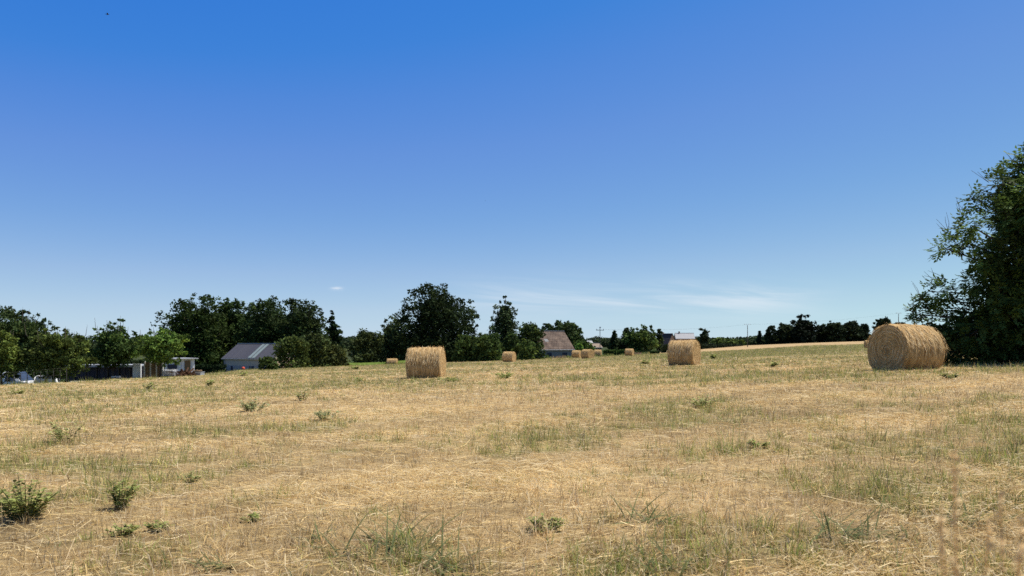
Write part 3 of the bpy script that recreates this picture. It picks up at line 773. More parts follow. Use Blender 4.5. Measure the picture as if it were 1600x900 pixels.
T('shrub', 640, 52, 536, 124, 'bush', (.035, .055, .018), 'dark shrub just left of the ragged bale below the tall pine', 'shrub', gS)
hedge('hedge', 96, 246, 561, 76, (.028, .045, .016), 'dark hedge behind the long dark shed')

def far_wood():
    rg = np.random.default_rng(77)
    Cs, cl = [], []
    for k in range(330):
        az = math.radians(-62 + 124 * k / 330 + .3 * rg.standard_normal())
        d = 620 + 90 * rg.random()
        x, y = d * math.sin(az), d * math.cos(az)
        z = gz(x, y); pxc = 800 + F * x / y
        tp = np.interp(pxc, [0, 500, 560, 640, 900, 960, 1080, 1120, 1180, 1300, 1600], [528, 524, 526, 527, 529, 529, 529, 528.5, 527, 524, 524])
        H = CAMZ + (HZ - tp + 1.6 * rg.standard_normal()) * d / F * math.cos(az) - z; w = 7 + 4 * rg.random()
        n = 320
        dd = rg.standard_normal((n, 3)); dd /= np.linalg.norm(dd, axis=1, keepdims=True)
        q = rg.random((n, 1)) ** .35
        Cs.append(np.array([x, y, z + H * .5]) + dd * q * np.array([w, w, H * .52]))
        cl.append(np.array([.045, .065, .026]) * (1 + .25 * rg.standard_normal()) * (1 + .25 * rg.standard_normal((n, 1))).clip(.5, 1.6))
    C = np.concatenate(Cs); c = np.concatenate(cl).clip(.01, .2)
    C[:, 2] = np.maximum(C[:, 2], ground(C[:, 0], C[:, 1]) - .3)
    v, t = leaf_cards(C, 2.7, rg)
    tag(link('far_woodland', np_mesh('far_woodland', v, None, t, np.repeat(c, 4, 0)), M_LEAF), 'far low line of woodland along the horizon', 'woodland', kind='stuff')
far_wood()

# ------------------------------------------------------------------ the near tree at the right
def near_tree():
    rg = np.random.default_rng(404)
    Y0 = 24.0
    cx = U(1668) * Y0; z0 = gz(cx, Y0)
    root = empty('walnut_tree', (cx, Y0, z0), 0, 'big leafy tree with hanging branches filling the right picture edge', 'tree')
    def W(px, py, dy): 
        y = Y0 + dy; return np.array([U(px) * y - cx, dy, CAMZ + (HZ - py) * y / F - z0])
    spots = [(1596, 256, 28), (1578, 268, 26), (1548, 292, 28), (1530, 312, 22), (1572, 335, 34), (1600, 305, 36), (1602, 350, 46),
             (1516, 352, 22), (1490, 374, 24), (1483, 392, 20), (1545, 402, 36), (1575, 400, 50), (1600, 450, 52), (1514, 440, 24),
             (1470, 452, 26), (1446, 460, 18), (1440, 484, 20), (1426, 494, 13), (1460, 490, 24), (1508, 478, 30), (1555, 460, 44), (1580, 500, 50),
             (1530, 510, 42), (1552, 545, 36), (1600, 545, 46), (1498, 512, 24), (1640, 256, 40), (1650, 320, 60),
             (1680, 222, 44), (1720, 260, 60), (1760, 320, 60), (1790, 400, 60), (1740, 420, 70), (1690, 400, 70), (1650, 480, 60), (1720, 500, 60), (1800, 480, 50), (1640, 410, 60), (1700, 320, 60)]
    C, R = [], []
    for (a, b, r) in spots:
        for dy in ((-1.2, .3) if r > 30 else (rg.uniform(-.9, .5),)):
            C.append(W(a + 6 * rg.standard_normal(), b + 5 * rg.standard_normal(), dy + .4 * rg.standard_normal())); R.append(r * Y0 / F * (.82 if r > 30 else .74))
    for k in range(26):                                    # back half of the crown
        a = rg.uniform(1575, 1800); b = rg.uniform(280, 540)
        C.append(W(a, b, rg.uniform(1.5, 3.4))); R.append(.75)
    C = np.array(C); R = np.array(R)
    # sprays: a stalk with leaflets, hanging slightly outward
    ns = 19000
    p = R ** 2 / (R ** 2).sum(); li = rg.choice(len(R), ns, p=p)
    d = rg.standard_normal((ns, 3)); d /= np.linalg.norm(d, axis=1, keepdims=True)
    B = C[li] + d * (R[li] * rg.random(ns) ** .45)[:, None] * np.array([1, 1, .85])
    # gather the sprays into ragged boughs
    hub = C[li] + np.round(d * 2.2) / 2.2 * (R[li] * .8)[:, None]
    B = B * .6 + hub * .4
    ax = d * .6 + rg.standard_normal((ns, 3)) * .6; ax[:, 2] -= .25; ax /= np.linalg.norm(ax, axis=1, keepdims=True)
    sd = np.cross(ax, np.array([0, 0, 1.])); sd /= np.linalg.norm(sd, axis=1, keepdims=True) + 1e-6
    up = np.cross(sd, ax)
    Vs, Ts, Cs = [], [], []
    L = .30 * (.7 + .6 * rg.random(ns))[:, None]
    bt = (1 + .40 * rg.standard_normal((len(R), 1)))[li] * (1 + .2 * rg.standard_normal((ns, 1)))
    base = 0
    for (s, m) in ((.25, -1), (.25, 1), (.55, -1), (.55, 1), (.8, -1), (.8, 1), (1.0, 0)):
        o = B + ax * L * s
        dr = ax * (.5 if m else 1) + sd * m * .85; dr = dr + rg.standard_normal((ns, 3)) * .15; dr[:, 2] -= .2
        dr /= np.linalg.norm(dr, axis=1, keepdims=True)
        wv = np.cross(dr, up); wv /= np.linalg.norm(wv, axis=1, keepdims=True) + 1e-6
        ln = .15 * (.75 + .5 * rg.random((ns, 1))); w = ln * .23
        nn = np.cross(dr, wv)
        v = np.stack([o, o + dr * ln * .45 + wv * w + nn * ln * .06, o + dr * ln - nn * ln * .1, o + dr * ln * .45 - wv * w + nn * ln * .06], 1).reshape(-1, 3)
        i = base + (np.arange(ns) * 4)[:, None]
        Ts.append(np.concatenate([np.concatenate([i, i + 1, i + 2], 1), np.concatenate([i, i + 2, i + 3], 1)])); Vs.append(v); base += len(v)
        c = np.array([.078, .124, .028]) * (bt * (1 + .15 * rg.standard_normal((ns, 1)))).clip(.4, 2)
        Cs.append(np.repeat(c, 4, 0))
    link('crown', np_mesh('crown', np.concatenate(Vs), None, np.concatenate(Ts), np.concatenate(Cs)), M_NEARLEAF, root)
    mb = MB(); tb = MB()
    mb.tube([(0, 0, -.2), (.05, 0, .9), (-.05, .1, 2.2), (.1, 0, 3.8), (0, 0, 5.6)], [.32, .26, .22, .15, .05], 10)
    for k in range(len(R)):
        c = C[k]
        zs = max(.8, min(4.8, c[2] * .55)); s = np.array([0, 0, zs]); mid = (s + c) / 2 + np.array([0, 0, .25]) + .15 * rg.standard_normal(3)
        mb.tube([s, mid, c], [.07, .045, .012], 6)
        for j in range(3):
            e = c + rg.standard_normal(3) * R[k] * .6
            mb.tube([c, (c + e) / 2 + .05 * rg.standard_normal(3), e], [.014, .010, .004], 4)
    for (a, b, a2, b2) in [(1512, 340, 1500, 322), (1505, 345, 1496, 312), (1500, 352, 1506, 318), (1482, 362, 1474, 340), (1486, 366, 1468, 346), (1478, 436, 1452, 428), (1464, 440, 1449, 422),
                           (1440, 470, 1428, 448), (1545, 285, 1528, 270), (1515, 332, 1503, 330), (1430, 488, 1416, 480)]:
        s = W(a, b, -.5); e = W(a2, b2, -.6)
        for j in range(2):
            e2 = e + .10 * rg.standard_normal(3)
            tb = MB(); tb.tube([s, (s + e2) / 2 + .04 * rg.standard_normal(3), e2], [.010, .007, .004], 4); tb.build('bare_twig', M_TWIG, root)
    t = mb.build('trunk', M_BARK, root, smooth=True)
near_tree()
T('shrub', 1468, 76, 506, 23.5, 'bush', (.050, .075, .022), 'light green undergrowth shrub behind the biggest bale', 'shrub', None, leafpx=3.2, dens=.8)
T('shrub', 1532, 110, 500, 25.4, 'bush', (.030, .046, .016), 'dark shrub at the foot of the big leafy tree', 'shrub', None, leafpx=3.2, dens=.8)
T('shrub', 1620, 130, 490, 26.0, 'bush', (.026, .04, .015), 'dark shrub cut off by the right picture edge below the leafy tree', 'shrub', None, leafpx=3.4, dens=.6)

# ------------------------------------------------------------------ buildings
M_SLATE = board_mat('grey_sheet_roof', (.062, .062, .08), (.085, .085, .10), .33, 0, .55, .08, .75)
M_ROOFLIGHT = noise_mat('pale_roof_sheet', (.17, .21, .22), (.22, .27, .27), 3, .45, .4)
M_BEIGE = noise_mat('beige_render', (.54, .42, .32), (.62, .49, .38), 3, .9, .1)
M_LILAC = noise_mat('grey_base_wall', (.38, .33, .32), (.44, .39, .37), 3, .9, .1)
M_DOORBLUE = noise_mat('dark_blue_door', (.02, .025, .05), (.04, .045, .075), 4, .6, .3)
M_TILE = None
def tile_mat():
    m, n, l, b = mat('weathered_tile', .9, .1)
    tc = n.new('ShaderNodeTexCoord')
    br = n.new('ShaderNodeTexBrick'); br.inputs['Scale'].default_value = 1.0
    br.inputs['Color1'].default_value = (.17, .13, .11, 1); br.inputs['Color2'].default_value = (.135, .108, .095, 1); br.inputs['Mortar'].default_value = (.075, .055, .045, 1)
    br.inputs['Brick Width'].default_value = .55; br.inputs['Row Height'].default_value = .36; br.inputs['Mortar Size'].default_value = .03
    l.new(tc.outputs['Object'], br.inputs['Vector'])
    nz = n.new('ShaderNodeTexNoise'); nz.inputs['Scale'].default_value = .9; nz.inputs['Detail'].default_value = 7; l.new(tc.outputs['Object'], nz.inputs['Vector'])
    rp = n.new('ShaderNodeValToRGB'); e = rp.color_ramp.elements; e[0].position = .35; e[0].color = (.65, .62, .6, 1); e[1].position = .65; e[1].color = (1.3, 1.25, 1.15, 1)
    l.new(nz.outputs['Fac'], rp.inputs[0])
    mx = n.new('ShaderNodeMix'); mx.data_type = 'RGBA'; mx.blend_type = 'MULTIPLY'; mx.inputs['Factor'].default_value = 1
    l.new(br.outputs['Color'], mx.inputs['A']); l.new(rp.outputs[0], mx.inputs['B']); l.new(mx.outputs['Result'], b.inputs['Base Color'])
    return m
M_TILE = tile_mat()
M_STONE = noise_mat('grey_rubble_wall', (.20, .19, .18), (.32, .30, .28), 4, .95, .1, c3=(.25, .235, .225))
M_GABLEWHITE = noise_mat('pale_gable', (.6, .57, .5), (.7, .67, .6), 3, .9, .1)

def gable_house(name, loc, rz, L, Dp, eave, rise, mats, label, over=.3, cat='building', thick=.12, verge=.25):
    """ridge along local x; front is -y. Returns root, wall"""
    wallm, roofm, gutterm = mats
    root = empty(name, loc, rz, label, cat)
    w = MB(); h = Dp / 2
    w.prism([(-h, -.4), (h, -.4), (h, eave), (0, eave + rise), (-h, eave)], 0, -L / 2, L / 2)
    wall = w.build('wall', wallm, root)
    s = rise / h
    r = MB()
    for sg in (-1, 1):
        y1 = sg * (h + over)
        zl = eave - over * s
        poly = [(0, eave + rise + .01), (y1, zl + .01), (y1, zl + thick), (0, eave + rise + thick * 1.25)]
        r.prism(poly, 0, -L / 2 - verge, L / 2 + verge)
    roof = r.build('roof', roofm, root)
    MB().box(-L / 2 - verge, L / 2 + verge, -.14, .14, eave + rise + thick * 1.1, eave + rise + thick * 1.1 + .1).build('ridge_cap', gutterm, roof)
    g = MB().tube([(-L / 2 - verge, -h - over - .05, eave - over * s), (L / 2 + verge, -h - over - .05, eave - over * s)], .06, 6)
    g.build('gutter', gutterm, root)
    return root, wall, roof, s

# grey-roofed outbuilding on the left
def outbuilding():
    Y = 113.; px = 410
    x = U(px) * Y; z = gz(x, Y)
    eave = CAMZ + (HZ - 561) * (Y - 3) / F - z + .18; ridge = CAMZ + (HZ - 538.5) * Y / F - z
    L, Dp = 8.3, 7.0
    rz = math.radians(-17)
    root, wall, roof, s = gable_house('outbuilding', (x, Y, z), rz, L, Dp, eave, ridge - eave, (M_BEIGE, M_SLATE, M_METAL), 'low outbuilding with a grey sheet roof and beige wall below the dark wood')
    h = Dp / 2
    r = MB()                                               # pale translucent sheets in the roof
    def slope(x0, x1):
        ya, yb = -.15, -h - .28
        za = ridge + .12 * 1.25 - (-ya) * s * .995 + .012; zb = ridge + .15 - (-yb) * s * .995 + .0
        r.add([(x0, ya, za + .02), (x1, ya, za + .02), (x1, yb, zb + .03), (x0, yb, zb + .03), (x0, ya, za - .04), (x1, ya, za - .04), (x1, yb, zb - .04), (x0, yb, zb - .04)],
              [(0, 1, 2, 3), (7, 6, 5, 4), (0, 4, 5, 1), (1, 5, 6, 2), (2, 6, 7, 3), (3, 7, 4, 0)])
    slope(.15, .62); slope(.8, 1.3)
    r.build('roof_light', M_ROOFLIGHT, roof)
    b = MB().box(-L / 2 - .02, L / 2 + .02, -h - .03, -h + .05, -.4, eave * .52).build('base_course', M_LILAC, root)
    for (xx, w) in ((-L / 2 + 1.35, .16), (.35, .12), (.85, .22)):
        MB().box(xx - w, xx + w, -h - .06, -h + .02, -.2, eave * .5).build('door', M_DOORBLUE, root)
    MB().tube([(-L / 2 + .1, -h - .1, eave - .15), (-L / 2 + .1, -h - .1, -.2)], .05).build('downpipe', M_METAL, root)
    MB().prism([(-h + .05, eave - .02), (h - .05, eave - .02), (0, ridge - .12)], 0, L / 2 - .05, L / 2 + .02).build('gable', M_GABLEWHITE, root)
outbuilding()

def garden_object():
    Y = 104.; x = U(380) * Y; z = gz(x, Y); zt = CAMZ + (HZ - 573) * Y / F; zb = CAMZ + (HZ - 581) * Y / F
    m = noise_mat('orange_red_cloth', (.65, .09, .05), (.75, .13, .07), 4, .7, .2)
    root = empty('folded_parasol', (x, Y, min(z, zb)), 0, 'small orange-red folded parasol on a stem in front of the beige outbuilding wall', 'parasol')
    hz = zt - min(z, zb)
    mb = MB(); n = 12
    prof = [(.02, hz), (.16, hz - .06), (.21, hz - .2), (.19, hz - .34), (.10, hz - .48), (.05, hz - .62)]
    vs = [(r * math.cos(2 * PI * k / n) * (1 + .12 * (k % 2)), r * math.sin(2 * PI * k / n) * (1 + .12 * (k % 2)), zz) for r, zz in prof for k in range(n)]
    mb.add(vs, [(i * n + k, i * n + (k + 1) % n, (i + 1) * n + (k + 1) % n, (i + 1) * n + k) for i in range(5) for k in range(n)] + [tuple(range(n))])
    mb.build('cloth', m, root, smooth=True)
    MB().tube([(0, 0, -.1), (0, 0, hz - .1)], .035).build('pole', m, root)
garden_object()

def barn():
    Y = 138.; px = 862
    x = U(px) * Y; z = gz(x, Y)
    eave = CAMZ + (HZ - 544.5) * (Y - 3.5) / F - z + .05; ridge = CAMZ + (HZ - 518.5) * Y / F - z
    L, Dp = 6.6, 6.8
    rz = math.radians(28)
    root, wall, roof, s = gable_house('barn', (U(856) * Y, Y, z), rz, L, Dp, eave, ridge - eave, (M_STONE, M_TILE, M_METAL), 'old barn with a weathered brown tile roof and grey wall beside the three bales', over=.35)
    h = Dp / 2
    y0, y1 = -1.7, -2.25
    zf = lambda y: ridge + .15 + y * s + .03
    MB().add([(-1.9, y0, zf(y0)), (-1.1, y0, zf(y0)), (-1.1, y1, zf(y1)), (-1.9, y1, zf(y1)), (-1.9, y0, zf(y0) - .1), (-1.1, y0, zf(y0) - .1), (-1.1, y1, zf(y1) - .1), (-1.9, y1, zf(y1) - .1)],
             [(0, 1, 2, 3), (7, 6, 5, 4), (0, 4, 5, 1), (1, 5, 6, 2), (2, 6, 7, 3), (3, 7, 4, 0)]).build('skylight', noise_mat('old_skylight', (.13, .13, .13), (.17, .175, .18), 3, .6, .2), roof)
    for xx in (-1.7, 1.6):
        f = MB().box(xx - .5, xx + .5, -h - .05, -h + .03, .25, 1.05).build('window', M_DOORBLUE, root)
        MB().box(xx - .56, xx + .56, -h - .1, -h + .02, .15, .24).build('sill', M_METAL, f)
    MB().tube([(L / 2 - .1, -h - .1, eave - .2), (L / 2 - .1, -h - .1, -.2)], .06).build('downpipe', M_WHITE, root)
barn()

M_FARROOF = noise_mat('dark_slate', (.045, .04, .045), (.07, .065, .07), 2, .85, .1)
M_TANWALL = noise_mat('tan_render', (.30, .23, .17), (.36, .28, .21), 2, .9, .1)
M_PALEROOF = noise_mat('pale_sheet_roof', (.30, .30, .31), (.38, .38, .39), 2, .6, .2)
M_BROWNROOF = noise_mat('brown_roof', (.25, .19, .15), (.33, .26, .2), 2, .9, .1)
def far_houses():
    Y = 235.; z = gz(U(1041) * Y, Y); k = Y / F
    ridge = CAMZ + (HZ - 522) * k - z; eave = CAMZ + (HZ - 540) * k - z
    r, w, rf, s = gable_house('house', (U(1042) * Y, Y, z), math.radians(-58), 4.6, 4.6, eave, ridge - eave, (M_TANWALL, M_FARROOF, M_METAL), 'far gabled house with a steep dark slate roof and tan gable')
    MB().box(-2.2, -1.5, -.3, .3, ridge - .4, ridge + .55).build('chimney', M_TANWALL, rf)
    f = MB().box(3.48, 3.53, -.5, .5, eave * .6, eave * .6 + 1.0).build('window', M_DOORBLUE, r)
    MB().box(3.48, 3.56, -.6, .6, eave * .6 - .12, eave * .6 - .01).build('sill', M_WHITE, f)
    Y = 262.; z = gz(U(1069) * Y, Y); k = Y / F
    ridge = CAMZ + (HZ - 521.2) * k - z; eave = CAMZ + (HZ - 529) * k - z
    r, w, rf, s = gable_house('house', (U(1069) * Y, Y, z), math.radians(-6), 6.2, 6.5, eave, ridge - eave, (M_TANWALL, M_PALEROOF, M_METAL), 'far house with a pale shining roof just above the middle right bale')
    MB().box(-2.0, -1.5, -.3, .3, ridge - .3, ridge + .75).build('chimney', M_TANWALL, rf)
    for xx in (-1.8, 1.6):
        MB().box(xx - .45, xx + .45, -3.29, -3.2, .9, 2.0).build('window', M_DOORBLUE, r)
    Y = 232.; z = gz(U(921) * Y, Y); k = Y / F
    ridge = CAMZ + (HZ - 532.5) * k - z; eave = CAMZ + (HZ - 538.5) * k - z
    r, w, rf, s = gable_house('shed', (U(919) * Y, Y, z), math.radians(30), 2.2, 2.6, eave, ridge - eave, (M_WHITE, M_PALEROOF, M_METAL), 'tiny bright white shed roof left of the tall pole', over=.15)
    MB().box(-.4, .4, -1.33, -1.28, 0, max(1.2, eave * .8)).build('door', M_TANWALL, r)
    Y = 215.; z = gz(U(931) * Y, Y); k = Y / F
    ridge = CAMZ + (HZ - 537) * k - z; eave = CAMZ + (HZ - 542.5) * k - z
    r, w, rf, s = gable_house('shed', (U(930) * Y, Y, z), math.radians(24), 2.4, 3.2, eave, ridge - eave, (M_TANWALL, M_BROWNROOF, M_METAL), 'small low shed with a brown roof at the foot of the tall pole', over=.2)
    MB().box(-.4, .4, -1.63, -1.58, 0, max(1.2, eave * .8)).build('door', M_DOORBLUE, r)
far_houses()

# ------------------------------------------------------------------ poles and wires
M_POLE = noise_mat('pole_wood', (.075, .065, .055), (.13, .115, .10), 3, .9, .15, (2, 2, .4))
def pole(px, top, Y, label, arm, style):
    x = U(px) * Y; z = gz(x, Y); H = CAMZ + (HZ - top) * Y / F - z
    root = empty('utility_pole', (x, Y, z), 0, label, 'utility pole', 'poles of the overhead line')
    k = Y / F
    MB().tube([(0, 0, -.3), (0, 0, H)], [.55 * k + .02, .42 * k], 8).build('post', M_POLE, root)
    if style == 'cross':
        MB().box(-arm, arm, -.06, .06, H - 5 * k - .05, H - 5 * k + .07).build('crossarm', M_POLE, root)
        MB().box(-.9 * k, 1.4 * k, -.15, .15, H - 1.2 * k, H + .2 * k).build('transformer', M_METAL, root)
        tips = [(-arm * .9, H - 5 * k + .2), (arm * .9, H - 5 * k + .2)]
    else:
        mb = MB()
        mb.tube([(-arm, 0, H + 1.5 * k), (-arm * .35, 0, H + 2.2 * k), (0, 0, H - .6 * k), (arm * .35, 0, H + 2.2 * k), (arm, 0, H + 1.5 * k)], .055, 5)
        mb.build('crossarm', M_METAL, root)
        tips = [(-arm, H + 1.5 * k + .05), (arm, H + 1.5 * k + .05)]
    for (xx, zz) in tips:
        MB().ell((xx, 0, zz), (.09, .09, .15), 8, 5).build('insulator', M_METAL, root)
    return [(x + a, Y, z + b) for a, b in tips]
t1 = pole(937.5, 511, 182, 'tall dark pole with a crossarm left of the clipped hedge', .95, 'cross')
t2 = pole(1168, 508.5, 268, 'slim far pole with a gull-wing arm above the stubble field', 1.1, 'vee')
t3 = pole(1404, 491, 250, 'small far pole with short arms above the biggest bale', .8, 'vee')
for a, b, lb in ((t1[0], t2[0], 'left'), (t2[0], t3[0], 'left'), (t1[1], t2[1], 'right'), (t2[1], t3[1], 'right')):
    pts = []
    for k in range(17):
        t = k / 16; p = np.array(a) * (1 - t) + np.array(b) * t; p[2] -= 1.6 * 4 * t * (1 - t) * .5; pts.append(tuple(p))
    where = 'between the tall crossarm pole and the slim far pole' if a in t1 else 'between the slim far pole and the pole above the biggest bale'
    tag(MB().tube(pts, .006, 4).build('overhead_wire', M_DARK), 'thin overhead wire ' + where, 'wire', 'overhead wires ' + where)

# ------------------------------------------------------------------ sheds, fence, cars at the left
M_BOARDS = board_mat('dark_boards', (.035, .032, .045), (.06, .055, .07), .42, 0, .8, .1, .4)
M_WHITEBOARD = board_mat('white_sheet', (.62, .63, .68), (.74, .74, .78), .3, 0, .55, .08, .7)
M_TAN = board_mat('tan_boards', (.20, .135, .07), (.27, .185, .10), .16, 0, .85, .06, .5)
M_BROWN = noise_mat('brown_door', (.15, .10, .06), (.2, .14, .08), 3, .8, .1, (6, 1, 1))
def frame(px0, px1, Y0, Y1):
    """local frame with x along the run between two (px, Y) feet"""
    a = np.array([U(px0) * Y0, Y0]); b = np.array([U(px1) * Y1, Y1])
    d = b - a
    return (a[0], a[1], min(gz(*a), gz(*b))), math.atan2(d[1], d[0]), float(np.hypot(*d))
def zpx(py, Y): return CAMZ + (HZ - py) * Y / F
def left_sheds():
    loc, rz, L = frame(108, 212, 61, 61)
    z0 = loc[2]; zt = zpx(573, 61) - z0
    root = empty('long_shed', loc, rz, 'long dark boarded shed with a flat sheet roof and white end wall', 'shed')
    MB().box(0, L, 0, 3.2, -.3, zt).build('wall', M_BOARDS, root)
    r = MB()
    r.box(-.2, L + .05, -.45, 3.4, zt + .02, zt + .12)
    roof = r.build('roof', M_METAL, root)
    MB().box(-.2, L + .05, -.5, -.45, zt - .02, zt + .16).build('fascia', M_METAL, roof)
    w = 12.5 * 61 / F
    MB().box(L + .005, L + w, -.5, -.35, -.4, zt + .25).build('end_wall', M_WHITE, root)
    for k in range(1, 12):
        if k % 2: MB().box(k * L / 12 - .03, k * L / 12 + .03, -.1, -.02, -.2, zt * .96).build('post', M_POLE, root)
    # tan fence
    loc, rz, L = frame(226, 254, 60.4, 60.4); z0 = loc[2]; zt = zpx(566, 60.4) - z0
    root = empty('panel_fence', loc, rz, 'tan wooden panel fence with pale posts between the two sheds', 'fence')
    for k in range(3):
        MB().box(k * L / 3 + .05, (k + 1) * L / 3 - .05, 0, .05, 0, zt).build('panel', M_TAN, root)
    for k in range(4):
        MB().box(k * L / 3 - .05, k * L / 3 + .05, -.04, .08, -.3, zt + .06).build('post', M_GABLEWHITE, root)
    # white shed
    loc, rz, L = frame(256, 304, 64, 66); z0 = loc[2]; zt = zpx(561.5, 65) - z0
    root = empty('white_shed', loc, rz, 'white sheet-metal shed with a flat grey roof and brown door', 'shed')
    MB().box(0, L, 0, 2.4, -.3, zt).build('wall', M_WHITEBOARD, root)
    MB().box(-.15, L + .2, -.35, 2.6, zt + .02, zt + .1).build('roof', M_METAL, root)
    d = MB().box(L * .67, L * .86, -.05, .02, -.1, zt * .95).build('door', M_BROWN, root)
    MB().box(L * .70, L * .715, -.09, -.052, zt * .45, zt * .52).build('handle', M_METAL, d)
    wd = MB().box(L * .12, L * .42, -.05, .02, zt * .55, zt * .8).build('window', M_DOORBLUE, root)
    MB().box(L * .10, L * .44, -.08, .02, zt * .50, zt * .545).build('sill', M_WHITE, wd)
    # water tank in a cage
    Y = 60.; x = U(266) * Y; zb = min(gz(x, Y), zpx(588, Y)); h = zpx(577, Y) - zb
    root = empty('cage_tank', (x, Y, zb), .1, 'white caged water tank in front of the white shed', 'tank')
    MB().box(-.42, .42, -.42, .42, .13, h - .05).build('tank', M_WHITE, root, bevel=.06)
    c = MB()
    for k in range(6):
        q = -.45 + .9 * k / 5
        for (a, b) in ((q, -.46), (q, .46), (-.46, q), (.46, q)): c.tube([(a, b, .1), (a, b, h)], .016, 4)
    for k in range(5):
        zz = .12 + (h - .14) * k / 4
        c.tube([(-.46, -.46, zz), (.46, -.46, zz), (.46, .46, zz), (-.46, .46, zz), (-.46, -.46, zz)], .016, 4)
    c.build('cage', M_METAL, root)
    MB().box(-.48, .48, -.48, .48, 0, .11).build('pallet', M_BROWN, root)
    MB().ell((0, 0, h - .03), (.12, .12, .06)).build('cap', M_DARK, root)
    # scrap heap
    rg = np.random.default_rng(5)
    Y = 60.; x = U(290) * Y; zb = min(gz(x, Y), zpx(587, Y)); h = zpx(576, Y) - zb
    hp = MB()
    for k in range(70):
        a = rg.random() * 2 * PI; rr = .45 * math.sqrt(rg.random()); cz = h * (1 - rr / .5) * rg.random()
        c0 = np.array([rr * math.cos(a) * 1.1, rr * math.sin(a), max(.04, cz)]); d = rg.standard_normal(3) * [.3, .3, .16]
        p0, p1 = c0 - d, c0 + d; p0[2] = max(p0[2], .02); p1[2] = max(p1[2], .02)
        hp.tube([tuple(p0), tuple(p1)], .03 + .04 * rg.random(), 6)
    o = hp.build('log_heap', noise_mat('rusty_wood', (.035, .02, .014), (.12, .065, .035), 3, .95, .1), None, loc=(x, Y, zb))
    tag(o, 'dark brown heap of logs in front of the white shed door', 'log heap')
    # grey tub with hay on it
    Y = 61.; x = U(308) * Y; zb = min(gz(x, Y), zpx(588.5, Y)); h = zpx(581.5, Y) - zb
    root = empty('livestock_trough', (x, Y, zb), -.15, 'pale grey metal trough at the right corner of the white shed', 'trough')
    tr = MB(); w, dd = .47, .3
    for (x0, x1, y0, y1) in ((-w, w, -dd, -dd + .04), (-w, w, dd - .04, dd), (-w, -w + .04, -dd + .042, dd - .042), (w - .04, w, -dd + .042, dd - .042)):
        tr.box(x0, x1, y0, y1, .1, h)
    tr.box(-w + .042, w - .042, -dd + .042, dd - .042, .1, .15)
    tb = tr.build('tub', M_METAL, root)
    MB().tube([(-w - .02, -dd - .02, h), (w + .02, -dd - .02, h), (w + .02, dd + .02, h), (-w - .02, dd + .02, h), (-w - .02, -dd - .02, h)], .03, 5).build('rim', M_METAL, tb)
    for sx in (-.35, .35):
        for sy in (-.2, .2): MB().box(sx - .03, sx + .03, sy - .03, sy + .03, -.2, .1).build('leg', M_METAL, root)
    sk = MB()
    for k in range(7): sk.ell((-.3 + .1 * k + .03 * rg.standard_normal(), .05 * rg.standard_normal(), h + .06 + .05 * rg.random()), (.13, .13, .1), 8, 5)
    o = sk.build('sack', M_BROWN, None, smooth=True, loc=(x, Y, zb)); tag(o, 'tan sack lying across the pale grey trough', 'sack')
    # low pale kerb and two white blocks before the long shed
    loc, rz, L = frame(110, 166, 55, 56.5)
    z0 = loc[2]
    o = MB().box(0, L, 0, .25, -.6, max(.12, zpx(594.5, 56) - z0)).build('low_wall', M_GABLEWHITE, None, bevel=.02, loc=loc); o.rotation_euler.z = rz
    tag(o, 'low pale wall lying along the foot of the long dark shed', 'low wall')
    for (p, lb) in ((178, 'left-hand white block on the planks in front of the long dark shed'), (185, 'right-hand white block on the planks in front of the long dark shed')):
        Y = 58.; x = U(p) * Y; zb = zpx(590.6, Y)
        o = MB().box(-.15, .15, -.15, .15, 0, .16).build('stone_block', M_GABLEWHITE, None, bevel=.03, loc=(x, Y, zb)); tag(o, lb, 'block', 'white blocks by the long dark shed')
    Y = 58.; x = U(186) * Y; zt = zpx(590.7, Y); zb = gz(x, Y)
    pl = MB().box(-.75, .75, -.4, .4, zt - zb - .09, zt - zb)
    for sx in (-.6, 0, .6): pl.box(sx - .05, sx + .05, -.38, .38, -.1, zt - zb - .093)
    o = pl.build('plank_pallet', M_TAN, None, loc=(x, Y, zb)); tag(o, 'low stack of tan planks in front of the long dark shed', 'planks')
left_sheds()

def wire_fence():
    loc, rz, L = frame(-20, 104, 49.5, 50.5); z0 = loc[2]
    root = empty('wire_fence', loc, rz, 'thin wire fence with slim posts under the left garden trees', 'fence')
    n = 13
    gx = [(loc[0] + math.cos(rz) * L * k / (n - 1), loc[1] + math.sin(rz) * L * k / (n - 1)) for k in range(n)]
    zz = [gz(a, b) - z0 for a, b in gx]
    for k in range(n):
        x = L * k / (n - 1)
        MB().tube([(x, 0, zz[k] - .2), (x, 0, zz[k] + 1.2)], .022, 6).build('post', M_POLE, root)
    w = MB()
    for hh in (.25, .55, .85, 1.15, 1.3): w.tube([(L * k / (n - 1), .02, zz[k] + hh) for k in range(n)], .006, 4)
    w.build('wires', M_POLE, root)
wire_fence()

